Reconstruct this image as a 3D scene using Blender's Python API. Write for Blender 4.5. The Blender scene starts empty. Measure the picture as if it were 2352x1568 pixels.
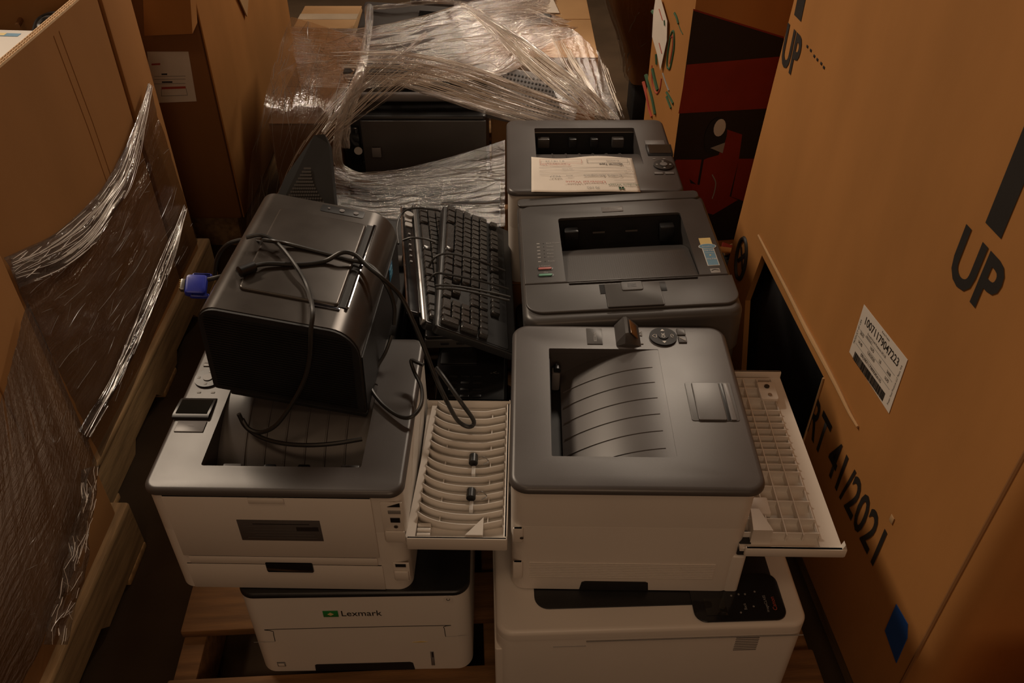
import bpy, bmesh, math, random
from math import radians as R, sin, cos, pi
from mathutils import Vector, Matrix, noise, Euler
from mathutils.geometry import tessellate_polygon
random.seed(7)
S = bpy.context.scene
C = S.collection

# ------------------------------------------------------------------ camera, light, exposure
CAMZ, PITCH, FPX = 1.52, R(39.3), 1996.0
cam = bpy.data.objects.new('camera', bpy.data.cameras.new('camera'))
C.objects.link(cam)
cam.location = (0, 0, CAMZ)
cam.rotation_euler = (pi / 2 - PITCH, 0, 0)
cam.data.sensor_width = 36
cam.data.lens = FPX / 2352 * 36
cam.data.clip_start = 0.02
S.camera = cam

w = bpy.data.worlds.new('world'); S.world = w; w.use_nodes = True
w.node_tree.nodes['Background'].inputs[0].default_value = (1.0, .80, .58, 1)
w.node_tree.nodes['Background'].inputs[1].default_value = 0.035


def area(name, loc, target, sx, sy, power, col):
    l = bpy.data.lights.new(name, 'AREA'); l.shape = 'RECTANGLE'; l.size = sx; l.size_y = sy
    l.energy = power; l.color = col
    o = bpy.data.objects.new(name, l); C.objects.link(o); o.location = loc
    o.rotation_euler = (Vector(target) - Vector(loc)).to_track_quat('-Z', 'Y').to_euler()
    return o


area('ceiling_lamp_back_left', (-2.2, 3.2, 3.4), (0, 1.3, .5), 1.4, .25, 84, (1, .80, .60))
area('ceiling_lamp_back_right', (1.1, 4.3, 3.1), (-.2, 1.9, .5), 1.4, .22, 64, (1, .82, .64))
area('ceiling_lamp_overhead', (-.7, -.2, 3.9), (.1, 1.1, .4), 1.6, .5, 7, (1, .66, .40))
area('front_fill_behind_camera', (.1, -.85, 1.75), (.05, .9, .35), .9, .5, 4.6, (1, .66, .42))  # unseen fill light added to brighten the front faces
S.view_settings.view_transform = 'Standard'
S.view_settings.look = 'None'
S.view_settings.exposure = 0
S.view_settings.gamma = 1
S.view_settings.use_curve_mapping = False
S.cycles.transparent_max_bounces = 24

# ------------------------------------------------------------------ materials
MATS = {}


def srgb(r, g, b):
    f = lambda c: (c / 255 / 12.92) if c / 255 <= .04045 else ((c / 255 + .055) / 1.055) ** 2.4
    return (f(r), f(g), f(b), 1)


def nodes(name):
    m = bpy.data.materials.new(name); m.use_nodes = True
    return m, m.node_tree, m.node_tree.nodes['Principled BSDF']


def mat(name, col, rough=.5, metal=0, var=.08, scale=14, bump=0.0, bscale=200, spec=.5, stretch=(1, 1, 1), dirt=0):
    if name in MATS: return MATS[name]
    m, t, b = nodes(name)
    b.inputs['Roughness'].default_value = rough
    b.inputs['Metallic'].default_value = metal
    b.inputs['Specular IOR Level'].default_value = spec
    tc = t.nodes.new('ShaderNodeTexCoord'); mp = t.nodes.new('ShaderNodeMapping')
    mp.inputs['Scale'].default_value = stretch
    t.links.new(tc.outputs['Object'], mp.inputs['Vector'])
    n = t.nodes.new('ShaderNodeTexNoise'); n.inputs['Scale'].default_value = scale; n.inputs['Detail'].default_value = 5
    t.links.new(mp.outputs[0], n.inputs['Vector'])
    r = t.nodes.new('ShaderNodeValToRGB')
    c = Vector(col[:3])
    r.color_ramp.elements[0].position = .3; r.color_ramp.elements[1].position = .7
    r.color_ramp.elements[0].color = (*(c * (1 - var)), 1)
    r.color_ramp.elements[1].color = (*[min(1, x) for x in c * (1 + var)], 1)
    t.links.new(n.outputs['Fac'], r.inputs[0]); t.links.new(r.outputs[0], b.inputs['Base Color'])
    rr = t.nodes.new('ShaderNodeMath'); rr.operation = 'MULTIPLY_ADD'
    rr.inputs[1].default_value = .15; rr.inputs[2].default_value = max(0, rough - .075)
    t.links.new(n.outputs['Fac'], rr.inputs[0]); t.links.new(rr.outputs[0], b.inputs['Roughness'])
    if bump:
        n2 = t.nodes.new('ShaderNodeTexNoise'); n2.inputs['Scale'].default_value = bscale; n2.inputs['Detail'].default_value = 3
        t.links.new(mp.outputs[0], n2.inputs['Vector'])
        bp = t.nodes.new('ShaderNodeBump'); bp.inputs['Strength'].default_value = bump; bp.inputs['Distance'].default_value = .002
        t.links.new(n2.outputs['Fac'], bp.inputs['Height']); t.links.new(bp.outputs[0], b.inputs['Normal'])
    MATS[name] = m
    return m


WHITE = mat('cream_plastic', (.68, .632, .575, 1), .38, var=.025, scale=6, bump=.03, bscale=900)
GREYL = mat('dark_grey_plastic', (.072, .064, .062, 1), .36, var=.07, scale=7, bump=.05, bscale=1200)
GREYM = mat('mid_grey_plastic', (.16, .15, .15, 1), .4)
CHAR = mat('charcoal_plastic', (.062, .057, .055, 1), .38, var=.08, scale=8, bump=.05, bscale=1200)
BLACK = mat('black_plastic', (.012, .012, .013, 1), .35, var=.2, scale=20)
BLACKM = mat('matte_black_plastic', (.010, .010, .011, 1), .6, var=.2, scale=20)
GLOSSB = mat('glossy_black_plastic', (.012, .012, .013, 1), .12)
CASE = mat('dark_metallic_case', (.058, .049, .043, 1), .30, metal=.35, var=.08)
CHROME = mat('chrome', (.6, .6, .62, 1), .12, metal=1)
STEEL = mat('zinc_steel', (.35, .34, .33, 1), .3, metal=1)
RUBBER = mat('black_rubber', (.018, .017, .016, 1), .42, var=.15)
KEY = mat('key_black', (.030, .028, .027, 1), .26, var=.2)
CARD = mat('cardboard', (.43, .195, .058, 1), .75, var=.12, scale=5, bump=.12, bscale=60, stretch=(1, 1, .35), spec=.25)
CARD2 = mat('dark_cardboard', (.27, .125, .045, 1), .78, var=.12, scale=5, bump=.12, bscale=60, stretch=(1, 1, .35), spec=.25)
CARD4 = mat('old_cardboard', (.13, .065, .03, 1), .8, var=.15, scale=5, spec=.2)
CARD3 = mat('pale_cardboard', (.47, .29, .14, 1), .72, var=.1, scale=6, bump=.1, bscale=60, spec=.25)
CARDL = mat('kraft_cardboard', (.33, .15, .048, 1), .75, var=.1, scale=4, bump=.1, bscale=50, stretch=(1, 1, .35), spec=.25)
KEDGE = mat('corrugated_edge', (.66, .45, .26, 1), .8, var=.15, scale=80)
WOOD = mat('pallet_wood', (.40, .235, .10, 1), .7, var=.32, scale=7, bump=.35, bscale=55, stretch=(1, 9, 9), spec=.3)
WOOD_SHADE = mat('shaded_pallet_wood', (.18, .09, .035, 1), .75, var=.32, scale=7, bump=.35, bscale=55, stretch=(1, 9, 9), spec=.3)  # shade on the printers' pallet put into a darker wood colour
WOODY = mat('pallet_wood_long', (.30, .185, .085, 1), .7, var=.32, scale=7, bump=.35, bscale=55, stretch=(9, 1, 9), spec=.3)
PAPER = mat('paper', (.72, .65, .57, 1), .7, var=.03, scale=30, bump=.05, bscale=200)
PAPERW = mat('label_paper', (.70, .64, .57, 1), .5, var=.03)
INK = mat('black_ink', (.018, .015, .013, 1), .6)
INKG = mat('grey_ink', (.22, .21, .2, 1), .6)
INKD = mat('dim_ink', (.10, .09, .085, 1), .6)
INKR = mat('red_ink', (.42, .07, .04, 1), .7)
INKGR = mat('green_ink', (.035, .10, .045, 1), .7)
REDP = mat('red_print', (.23, .018, .008, 1), .55, var=.1)
BLKP = mat('black_print', (.014, .009, .010, 1), .5, var=.15)
WHT = mat('white_print', (.62, .6, .57, 1), .5)
PALE = mat('pale_print', (.3, .29, .28, 1), .5)
BLUE = mat('blue_connector', (.018, .03, .33, 1), .35)
BLUET = mat('blue_tape', (.01, .07, .30, 1), .6)
BLUES = mat('blue_sticker', (.16, .30, .42, 1), .4)
GOLD = mat('gold_pins', (.75, .6, .3, 1), .3, metal=1)
YEL = mat('yellow_sticker', (.72, .56, .25, 1), .5)
PINK = mat('red_button', (.42, .12, .11, 1), .4)
GREENB = mat('green_button', (.10, .30, .20, 1), .4)
LCD = mat('lcd_glass', (.014, .013, .011, 1), .08)
LCDO = mat('amber_lcd', (.14, .06, .02, 1), .25)
GRNM = mat('green_emblem', (.02, .22, .05, 1), .4)
FLOORM = mat('concrete', (.060, .038, .022, 1), .9, var=.3, scale=3, spec=.1, bump=.2, bscale=40)
FELT = mat('dark_bag', (.02, .018, .017, 1), .55)


def film_mat(name, veil, streak, vcol=(.75, .66, .56), su=3.0, sv=110.0, thr=.05, bump=1.0, rough=.16, blotch=.15, fres=.6, tint=1.0):
    """clear stretch film: mostly transparent, with creases that scatter and reflect, their highlights partly painted pale"""
    m = bpy.data.materials.new(name); m.use_nodes = True; t = m.node_tree; t.nodes.clear()
    N = t.nodes.new; L = t.links.new
    out = N('ShaderNodeOutputMaterial'); uv = N('ShaderNodeUVMap'); mp = N('ShaderNodeMapping')
    mp.inputs['Scale'].default_value = (su, sv, 1)
    # slow warp of the streak direction
    wn = N('ShaderNodeTexNoise'); wn.inputs['Scale'].default_value = 5; L(uv.outputs[0], wn.inputs['Vector'])
    vm = N('ShaderNodeVectorMath'); vm.operation = 'MULTIPLY_ADD'
    vm.inputs[1].default_value = (.03, .06, 0); L(wn.outputs['Color'], vm.inputs[0]); L(uv.outputs[0], vm.inputs[2])
    L(vm.outputs[0], mp.inputs['Vector'])
    n = N('ShaderNodeTexNoise'); n.inputs['Scale'].default_value = 1; n.inputs['Detail'].default_value = 7
    n.inputs['Roughness'].default_value = .62; L(mp.outputs[0], n.inputs['Vector'])
    big = N('ShaderNodeTexNoise'); big.inputs['Scale'].default_value = 7; big.inputs['Detail'].default_value = 3; L(uv.outputs[0], big.inputs['Vector'])
    def ridge(src, wd):
        q = N('ShaderNodeMath'); q.operation = 'SUBTRACT'; q.inputs[1].default_value = .5; L(src, q.inputs[0])
        z = N('ShaderNodeMath'); z.operation = 'ABSOLUTE'; L(q.outputs[0], z.inputs[0])
        r_ = N('ShaderNodeMapRange'); r_.inputs['From Min'].default_value = 0; r_.inputs['From Max'].default_value = wd
        r_.inputs['To Min'].default_value = 1; r_.inputs['To Max'].default_value = 0; L(z.outputs[0], r_.inputs['Value']); return r_.outputs[0]
    mpb = N('ShaderNodeMapping'); mpb.inputs['Scale'].default_value = (su * 2.2, sv * .42, 1); mpb.inputs['Rotation'].default_value = (0, 0, .10); L(vm.outputs[0], mpb.inputs['Vector'])
    nb = N('ShaderNodeTexNoise'); nb.inputs['Scale'].default_value = 1; nb.inputs['Detail'].default_value = 4; L(mpb.outputs[0], nb.inputs['Vector'])
    ra, rb_ = ridge(n.outputs['Fac'], thr), ridge(nb.outputs['Fac'], thr * .45)
    mx = N('ShaderNodeMath'); mx.operation = 'MAXIMUM'; L(ra, mx.inputs[0]); L(rb_, mx.inputs[1])
    st = N('ShaderNodeMath'); st.operation = 'MULTIPLY'; st.inputs[1].default_value = streak; L(mx.outputs[0], st.inputs[0])
    bg = N('ShaderNodeMapRange'); bg.inputs['From Min'].default_value = .35; bg.inputs['From Max'].default_value = .65
    bg.inputs['To Min'].default_value = blotch; bg.inputs['To Max'].default_value = 1.0; L(big.outputs['Fac'], bg.inputs['Value'])
    mu = N('ShaderNodeMath'); mu.operation = 'MULTIPLY'; L(st.outputs[0], mu.inputs[0]); L(bg.outputs[0], mu.inputs[1])
    vl = N('ShaderNodeMath'); vl.operation = 'MULTIPLY_ADD'; vl.inputs[1].default_value = veil; L(bg.outputs[0], vl.inputs[0]); L(mu.outputs[0], vl.inputs[2])
    bp = N('ShaderNodeBump'); bp.inputs['Strength'].default_value = bump; bp.inputs['Distance'].default_value = .01; L(n.outputs['Fac'], bp.inputs['Height'])
    fine = N('ShaderNodeTexNoise'); fine.inputs['Scale'].default_value = 130; fine.inputs['Detail'].default_value = 2; L(uv.outputs[0], fine.inputs['Vector'])
    bp2 = N('ShaderNodeBump'); bp2.inputs['Strength'].default_value = .5; bp2.inputs['Distance'].default_value = .004
    L(fine.outputs['Fac'], bp2.inputs['Height']); L(bp.outputs[0], bp2.inputs['Normal'])
    tr = N('ShaderNodeBsdfTransparent'); tr.inputs['Color'].default_value = (tint, tint * .97, tint * .95, 1)
    di = N('ShaderNodeBsdfPrincipled'); di.inputs['Base Color'].default_value = (*vcol, 1); di.inputs['Roughness'].default_value = .35
    L(bp2.outputs[0], di.inputs['Normal'])
    gl = N('ShaderNodeBsdfGlossy'); gl.inputs['Color'].default_value = (1, 1, 1, 1); gl.inputs['Roughness'].default_value = rough
    L(bp2.outputs[0], gl.inputs['Normal'])
    m1 = N('ShaderNodeMixShader'); L(vl.outputs[0], m1.inputs[0]); L(tr.outputs[0], m1.inputs[1]); L(di.outputs[0], m1.inputs[2])
    fr = N('ShaderNodeFresnel'); fr.inputs['IOR'].default_value = 1.35
    fm = N('ShaderNodeMath'); fm.operation = 'MULTIPLY_ADD'; fm.inputs[1].default_value = fres; L(fr.outputs[0], fm.inputs[0])
    sm = N('ShaderNodeMath'); sm.operation = 'MULTIPLY'; sm.inputs[1].default_value = .8 * fres; L(mu.outputs[0], sm.inputs[0]); L(sm.outputs[0], fm.inputs[2])
    fm.use_clamp = True
    m2 = N('ShaderNodeMixShader'); L(fm.outputs[0], m2.inputs[0]); L(m1.outputs[0], m2.inputs[1]); L(gl.outputs[0], m2.inputs[2])
    L(m2.outputs[0], out.inputs['Surface'])
    return m


FILM_VEIL = film_mat('film_veil', .13, .15, (.36, .25, .17), thr=.010, sv=60, blotch=.5, bump=.5, fres=.4, tint=.85)
FILM_CLEAR = film_mat('film_clear', .02, .2, (.6, .5, .4), thr=.010, sv=60, blotch=.4, bump=.5, fres=.2)
FILM_TOP = film_mat('film_top', .05, .35, (.80, .70, .60), thr=.016, sv=110, blotch=.3)
FILM_BAND = film_mat('film_band', .015, .35, (.80, .70, .60), thr=.014, sv=110, blotch=.3, fres=.45)
FILM_DARK = film_mat('film_dark', .0, .18, (.70, .60, .50), thr=.008, sv=110, blotch=.3, bump=.5, fres=.22, tint=.8)
FILM_LEFT = film_mat('film_left', .02, .20, (.50, .38, .30), thr=.008, sv=60, su=2.0, blotch=.3, bump=.6, fres=.5, tint=.74)
FILM_ROPE = film_mat('film_rope', .30, .7, (.72, .64, .56), thr=.06, sv=160)
FILM_GLINT_D = mat('dim_film_crease_glint', (.20, .165, .14, 1), .25, var=.1, scale=40, spec=.6)  # dimmer version of the painted crease highlights
FILM_GLINT = mat('film_crease_glint', (.78, .70, .62, 1), .22, var=.1, scale=40, spec=.9)  # pale colour painted as highlights along the film creases

# ------------------------------------------------------------------ mesh builder


def rrect(x0, x1, y0, y1, r, n=6):
    """rounded rectangle, counter-clockwise; r one number or four (x0y0, x1y0, x1y1, x0y1)"""
    rs = [r] * 4 if not isinstance(r, (tuple, list)) else r
    out = []
    for (cx, cy, a0, q, sx, sy) in ((x0, y0, pi, rs[0], 1, 1), (x1, y0, 1.5 * pi, rs[1], -1, 1), (x1, y1, 0, rs[2], -1, -1), (x0, y1, .5 * pi, rs[3], 1, -1)):
        if q <= 1e-6: out.append((cx, cy)); continue
        for i in range(n + 1):
            a = a0 + pi / 2 * i / n
            out.append((cx + sx * q + q * cos(a), cy + sy * q + q * sin(a)))
    return out


class MB:
    def __init__(s): s.bm = bmesh.new()

    def face(s, vs):
        try: return s.bm.faces.new(vs)
        except ValueError: return None

    def loops(s, rings, cap0=True, cap1=True, closed=True):
        vr = [[s.bm.verts.new(p) for p in r] for r in rings]
        n = len(vr[0])
        for a, b in zip(vr, vr[1:]):
            for i in range(n if closed else n - 1):
                j = (i + 1) % n
                s.face((a[i], a[j], b[j], b[i]))
        if cap0: s.face(list(reversed(vr[0])))
        if cap1: s.face(vr[-1])
        return vr

    def box(s, x0, x1, y0, y1, z0, z1, M=None):
        p = [(x, y, z) for z in (z0, z1) for (x, y) in ((x0, y0), (x1, y0), (x1, y1), (x0, y1))]
        if M is not None: p = [M @ Vector(q) for q in p]
        v = [s.bm.verts.new(q) for q in p]
        for f in ((3, 2, 1, 0), (4, 5, 6, 7), (0, 1, 5, 4), (1, 2, 6, 5), (2, 3, 7, 6), (3, 0, 4, 7)): s.face([v[i] for i in f])
        return s

    def bbox(s, x0, x1, y0, y1, z0, z1, b=.003, M=None):
        """box with all edges softened"""
        b = min(b, (x1 - x0) / 2.01, (y1 - y0) / 2.01, (z1 - z0) / 2.01)
        r = []
        for z, i in ((z0, b), (z0 + b * .3, b * .3), (z0 + b, 0), (z1 - b, 0), (z1 - b * .3, b * .3), (z1, b)):
            q = rrect(x0 + i, x1 - i, y0 + i, y1 - i, b, 2)
            r.append([(M @ Vector((*p, z))) if M is not None else (*p, z) for p in q])
        s.loops(r); return s

    def prism(s, pts, z0, z1, ax='z', M=None):
        def f(p, h):
            q = {'z': (p[0], p[1], h), 'y': (p[0], h, p[1]), 'x': (h, p[0], p[1])}[ax]
            return M @ Vector(q) if M is not None else q
        s.loops([[f(p, z0) for p in pts], [f(p, z1) for p in pts]]); return s

    def slab(s, x0, x1, y0, y1, z0, z1, r, e, hole=None, n=8, steps=5):
        """rounded-corner slab whose top edge is rounded by e; hole = CCW outline cut right through"""
        rings = [[(*p, z0) for p in rrect(x0, x1, y0, y1, r, n)]]
        rr = lambda i: [max(.0005, q - i) for q in (r if isinstance(r, (tuple, list)) else [r] * 4)]
        for k in range(steps + 1):
            a = pi / 2 * k / steps; i = e * (1 - cos(a)); z = z1 - e + e * sin(a)
            rings.append([(*p, z) for p in rrect(x0 + i, x1 - i, y0 + i, y1 - i, rr(i), n)])
        if hole is None: s.loops(rings); return s
        vr = s.loops(rings, cap0=False, cap1=False)
        for ring, z, flip in ((vr[-1], z1, False), (vr[0], z0, True)):
            hv = [s.bm.verts.new((*p, z)) for p in hole]
            allv = list(ring) + hv
            for tri in tessellate_polygon([[v.co for v in ring], [v.co for v in hv]]): s.face([allv[i] for i in tri])
            if flip: lo = hv
            else: hi = hv
        for i in range(len(hole)):
            j = (i + 1) % len(hole); s.face((lo[j], lo[i], hi[i], hi[j]))
        return s

    def tube(s, path, r, n=8, cap=True):
        P = [Vector(p) for p in path]; rings = []; up = Vector((0, 0, 1)); side = None
        for i, p in enumerate(P):
            d = (P[min(i + 1, len(P) - 1)] - P[max(i - 1, 0)]).normalized()
            if side is None:
                side = d.cross(up if abs(d.z) < .9 else Vector((1, 0, 0))).normalized()
            else:
                side = (side - d * side.dot(d)).normalized()
            q = d.cross(side); rad = r(i / (len(P) - 1)) if callable(r) else r
            rings.append([p + (side * cos(2 * pi * k / n) + q * sin(2 * pi * k / n)) * rad for k in range(n)])
        s.loops(rings, cap, cap); return s

    def cyl(s, c, r, h, ax='z', n=20, r2=None, M=None):
        r2 = r if r2 is None else r2
        def f(a, rad, t):
            u, v = rad * cos(a), rad * sin(a)
            q = {'z': (c[0] + u, c[1] + v, c[2] + t), 'y': (c[0] + u, c[1] + t, c[2] - v), 'x': (c[0] + t, c[1] + u, c[2] + v)}[ax]
            return M @ Vector(q) if M is not None else q
        s.loops([[f(2 * pi * k / n, r, 0) for k in range(n)], [f(2 * pi * k / n, r2, h) for k in range(n)]]); return s

    def grid(s, fn, nu, nv, uv=None):
        vs = [[s.bm.verts.new(fn(i / nu, j / nv)) for j in range(nv + 1)] for i in range(nu + 1)]
        lay = s.bm.loops.layers.uv.verify() if uv else None
        for i in range(nu):
            for j in range(nv):
                f = s.face((vs[i][j], vs[i + 1][j], vs[i + 1][j + 1], vs[i][j + 1]))
                if uv and f:
                    for lp, (a, b) in zip(f.loops, ((i, j), (i + 1, j), (i + 1, j + 1), (i, j + 1))): lp[lay].uv = uv(a / nu, b / nv)
        return s


def obj(name, mb, m, parent=None, smooth=35, loc=None, label=None, fix=True):
    bm = mb.bm
    if fix: bmesh.ops.recalc_face_normals(bm, faces=bm.faces)
    me = bpy.data.meshes.new(name); bm.to_mesh(me); bm.free()
    me.materials.append(m)
    if smooth:
        for p in me.polygons: p.use_smooth = True
        me.set_sharp_from_angle(angle=R(smooth))
    o = bpy.data.objects.new(name, me); C.objects.link(o)
    if parent: o.parent = parent
    if loc is not None: o.location = loc
    if label: o['label'] = label
    return o


def share(name, src, parent, loc=(0, 0, 0), rot=(0, 0, 0), scale=(1, 1, 1)):
    o = src.copy(); o.name = name; C.objects.link(o); o.parent = parent
    o.location = loc; o.rotation_euler = rot; o.scale = scale
    return o


def thing(name, label, cat, loc=(0, 0, 0), rot=(0, 0, 0), group=None):
    o = bpy.data.objects.new(name, None); C.objects.link(o); o.empty_display_size = .05
    o.location = loc; o.rotation_euler = rot
    o['label'] = label; o['category'] = cat
    if group: o['group'] = group
    return o


def tag(o, label, cat, group=None):
    o['label'] = label; o['category'] = cat
    if group: o['group'] = group
    return o


def text(name, s, size, o, X, Y, m, parent, cx=True, sx=1.0, bold=0.0, fit=None):
    """flat lettering: origin o (centre), reading direction X, letter-up direction Y"""
    c = bpy.data.curves.new(name, 'FONT'); c.body = s; c.size = size; c.resolution_u = 3; c.offset = bold
    c.align_x = 'CENTER' if cx else 'LEFT'; c.align_y = 'CENTER'
    t = bpy.data.objects.new(name, c); C.objects.link(t)
    me = bpy.data.meshes.new_from_object(t.evaluated_get(bpy.context.evaluated_depsgraph_get()))
    C.objects.unlink(t); bpy.data.objects.remove(t)
    X = Vector(X).normalized(); Y = Vector(Y); Y = (Y - X * Y.dot(X)).normalized(); Z = X.cross(Y)
    M = Matrix(((X.x, Y.x, Z.x, o[0]), (X.y, Y.y, Z.y, o[1]), (X.z, Y.z, Z.z, o[2]), (0, 0, 0, 1)))
    if fit:   # scale and centre the lettering to a measured width and height
        xs = [v.co.x for v in me.vertices]; ys = [v.co.y for v in me.vertices]
        me.transform(Matrix.Diagonal((fit[0] / (max(xs) - min(xs)), fit[1] / (max(ys) - min(ys)), 1, 1)) @ Matrix.Translation((-(max(xs) + min(xs)) / 2, -(max(ys) + min(ys)) / 2, 0)))
    me.transform(M @ Matrix.Diagonal((sx, 1, 1, 1)))
    me.materials.clear(); me.materials.append(m)
    ob = bpy.data.objects.new(name, me); C.objects.link(ob); ob.parent = parent
    return ob


def ray(u, v):
    a = (u - 1176) / FPX; b = -(v - 784) / FPX
    return Vector((a, cos(PITCH) + b * sin(PITCH), -sin(PITCH) + b * cos(PITCH)))


def at(u, v, Y=None, z=None, x=None):
    """the point of the place seen at photograph pixel (u, v), at depth Y or height z"""
    d = ray(u, v); o = Vector((0, 0, CAMZ))
    k = Y / d.y if Y is not None else ((z - CAMZ) / d.z if z is not None else x / d.x)
    return o + d * k


def on(root, u, v, ax=2, val=0.0):
    """point of the plane (local axis ax = val) of a thing at photograph pixel (u, v), in the thing's own frame"""
    M = Matrix.LocRotScale(root.location, root.rotation_euler, None).inverted()
    o = M @ Vector((0, 0, CAMZ)); d = M.to_3x3() @ ray(u, v)
    return o + d * ((val - o[ax]) / d[ax])


def smoothpath(pts, n=8):
    """Catmull-Rom through the points"""
    P = [Vector(p) for p in pts]; P = [P[0] * 2 - P[1]] + P + [P[-1] * 2 - P[-2]]; out = []
    for i in range(1, len(P) - 2):
        for k in range(n):
            t = k / n; a, b, c, d = P[i - 1:i + 3]
            out.append(.5 * ((2 * b) + (c - a) * t + (2 * a - 5 * b + 4 * c - d) * t * t + (3 * b - a - 3 * c + d) * t ** 3))
    out.append(P[-2]); return out


X_, Y_, Z_ = (1, 0, 0), (0, 1, 0), (0, 0, 1)
PALZ = .144

# ------------------------------------------------------------------ the setting
fl = MB(); fl.box(-3.2, 3.2, -1.2, 6.2, -.05, 0)
floor = obj('floor', fl, FLOORM); floor['kind'] = 'structure'
WALLM = mat('painted_block', (.10, .075, .055, 1), .85, var=.1, scale=2)
for nm, bxs in (('wall_back', (-3.2, 3.2, 6.2, 6.3, 0, 4.4)), ('wall_front', (-3.2, 3.2, -1.3, -1.2, 0, 4.4)), ('wall_left', (-3.3, -3.2, -1.3, 6.3, 0, 4.4)), ('wall_right', (3.2, 3.3, -1.3, 6.3, 0, 4.4)), ('ceiling', (-3.3, 3.3, -1.3, 6.3, 4.4, 4.5))):
    so = obj(nm, MB().box(*bxs), WALLM, smooth=0); so['kind'] = 'structure'


# ------------------------------------------------------------------ pallets
def pallet(label, x0, x1, y0, y1, along='x', zt=PALZ, nb=7, rz=0, mw=None):
    mw = mw or WOOD
    t = thing('wooden_pallet', label, 'pallet', ((x0 + x1) / 2, (y0 + y1) / 2, 0), (0, 0, R(rz)))
    W, D = (x1 - x0) / 2, (y1 - y0) / 2
    bw = .10 if along == 'x' else .12
    if along == 'x':
        for i in range(nb):
            c = -D + bw / 2 + (2 * D - bw) * i / (nb - 1); e = random.uniform(-.004, .004)
            obj('deck_board', MB().bbox(-W + e, W + e, c - bw / 2, c + bw / 2, zt - .019, zt, .003), mw, t)
        for i in (-1, 0, 1):
            obj('stringer', MB().bbox(i * (W - .02) - .02, i * (W - .02) + .02, -D + .003, D - .003, .018, zt - .0195, .003), WOODY if mw is WOOD else WOOD_SHADE, t)
        for i in (-1, 0, 1):
            obj('bottom_board', MB().bbox(-W, W, i * (D - .05) - .05, i * (D - .05) + .05, 0, .0175, .003), WOOD, t)
    else:
        for i in range(nb):
            c = -W + bw / 2 + (2 * W - bw) * i / (nb - 1)
            obj('deck_board', MB().bbox(c - bw / 2, c + bw / 2, -D, D, zt - .019, zt, .004), WOODY, t)
        for i in (-1, 0, 1):
            c = i * (W - .022)
            prof_ = [(-D, .018), (-D * .55, .018), (-D * .50, .045), (-D * .18, .045), (-D * .13, .018), (D * .13, .018), (D * .18, .045), (D * .5, .045), (D * .55, .018), (D, .018), (D, zt - .0195), (-D, zt - .0195)]
            obj('stringer', MB().prism(prof_, c - .02, c + .02, 'x'), WOODY, t, smooth=0)
        for i in (-1, 0, 1):
            obj('bottom_board', MB().bbox(-W, W, i * (D - .05) - .05, i * (D - .05) + .05, 0, .0175, .003), WOOD, t)
    return t


pallet('wooden pallet carrying the two columns of printers', -.61, .50, .705, 1.95, nb=7, rz=3.0, mw=WOOD_SHADE)
pallet('wooden pallet whose pale stringer shows beside the film wrapped left box', -1.92, -.885, 1.20, 2.16, 'y', nb=6)
pallet('wooden pallet under the nearest left box, at the bottom left edge', -1.80, -.782, .25, 1.165, 'y', nb=6)
pallet('wooden pallet under the film wrapped pile behind the printers', -.72, .28, 2.04, 3.15, nb=6)


# ------------------------------------------------------------------ cream and grey printer (the same model twice)
def tray_surface(mb, x0, x1, ys, yt, zs, n=20, zt=-.0012, inv=False):
    """concave output tray: at ys deep (zs), rises and flattens out to zt at yt"""
    def f(i, j):
        y = ys + (yt - ys) * i; z = zs + (zt - zs) * (1 - (1 - i) ** 2.2)
        return (x0 + (x1 - x0) * j, y, z)
    mb.grid(f, n, 4); return mb


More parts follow.
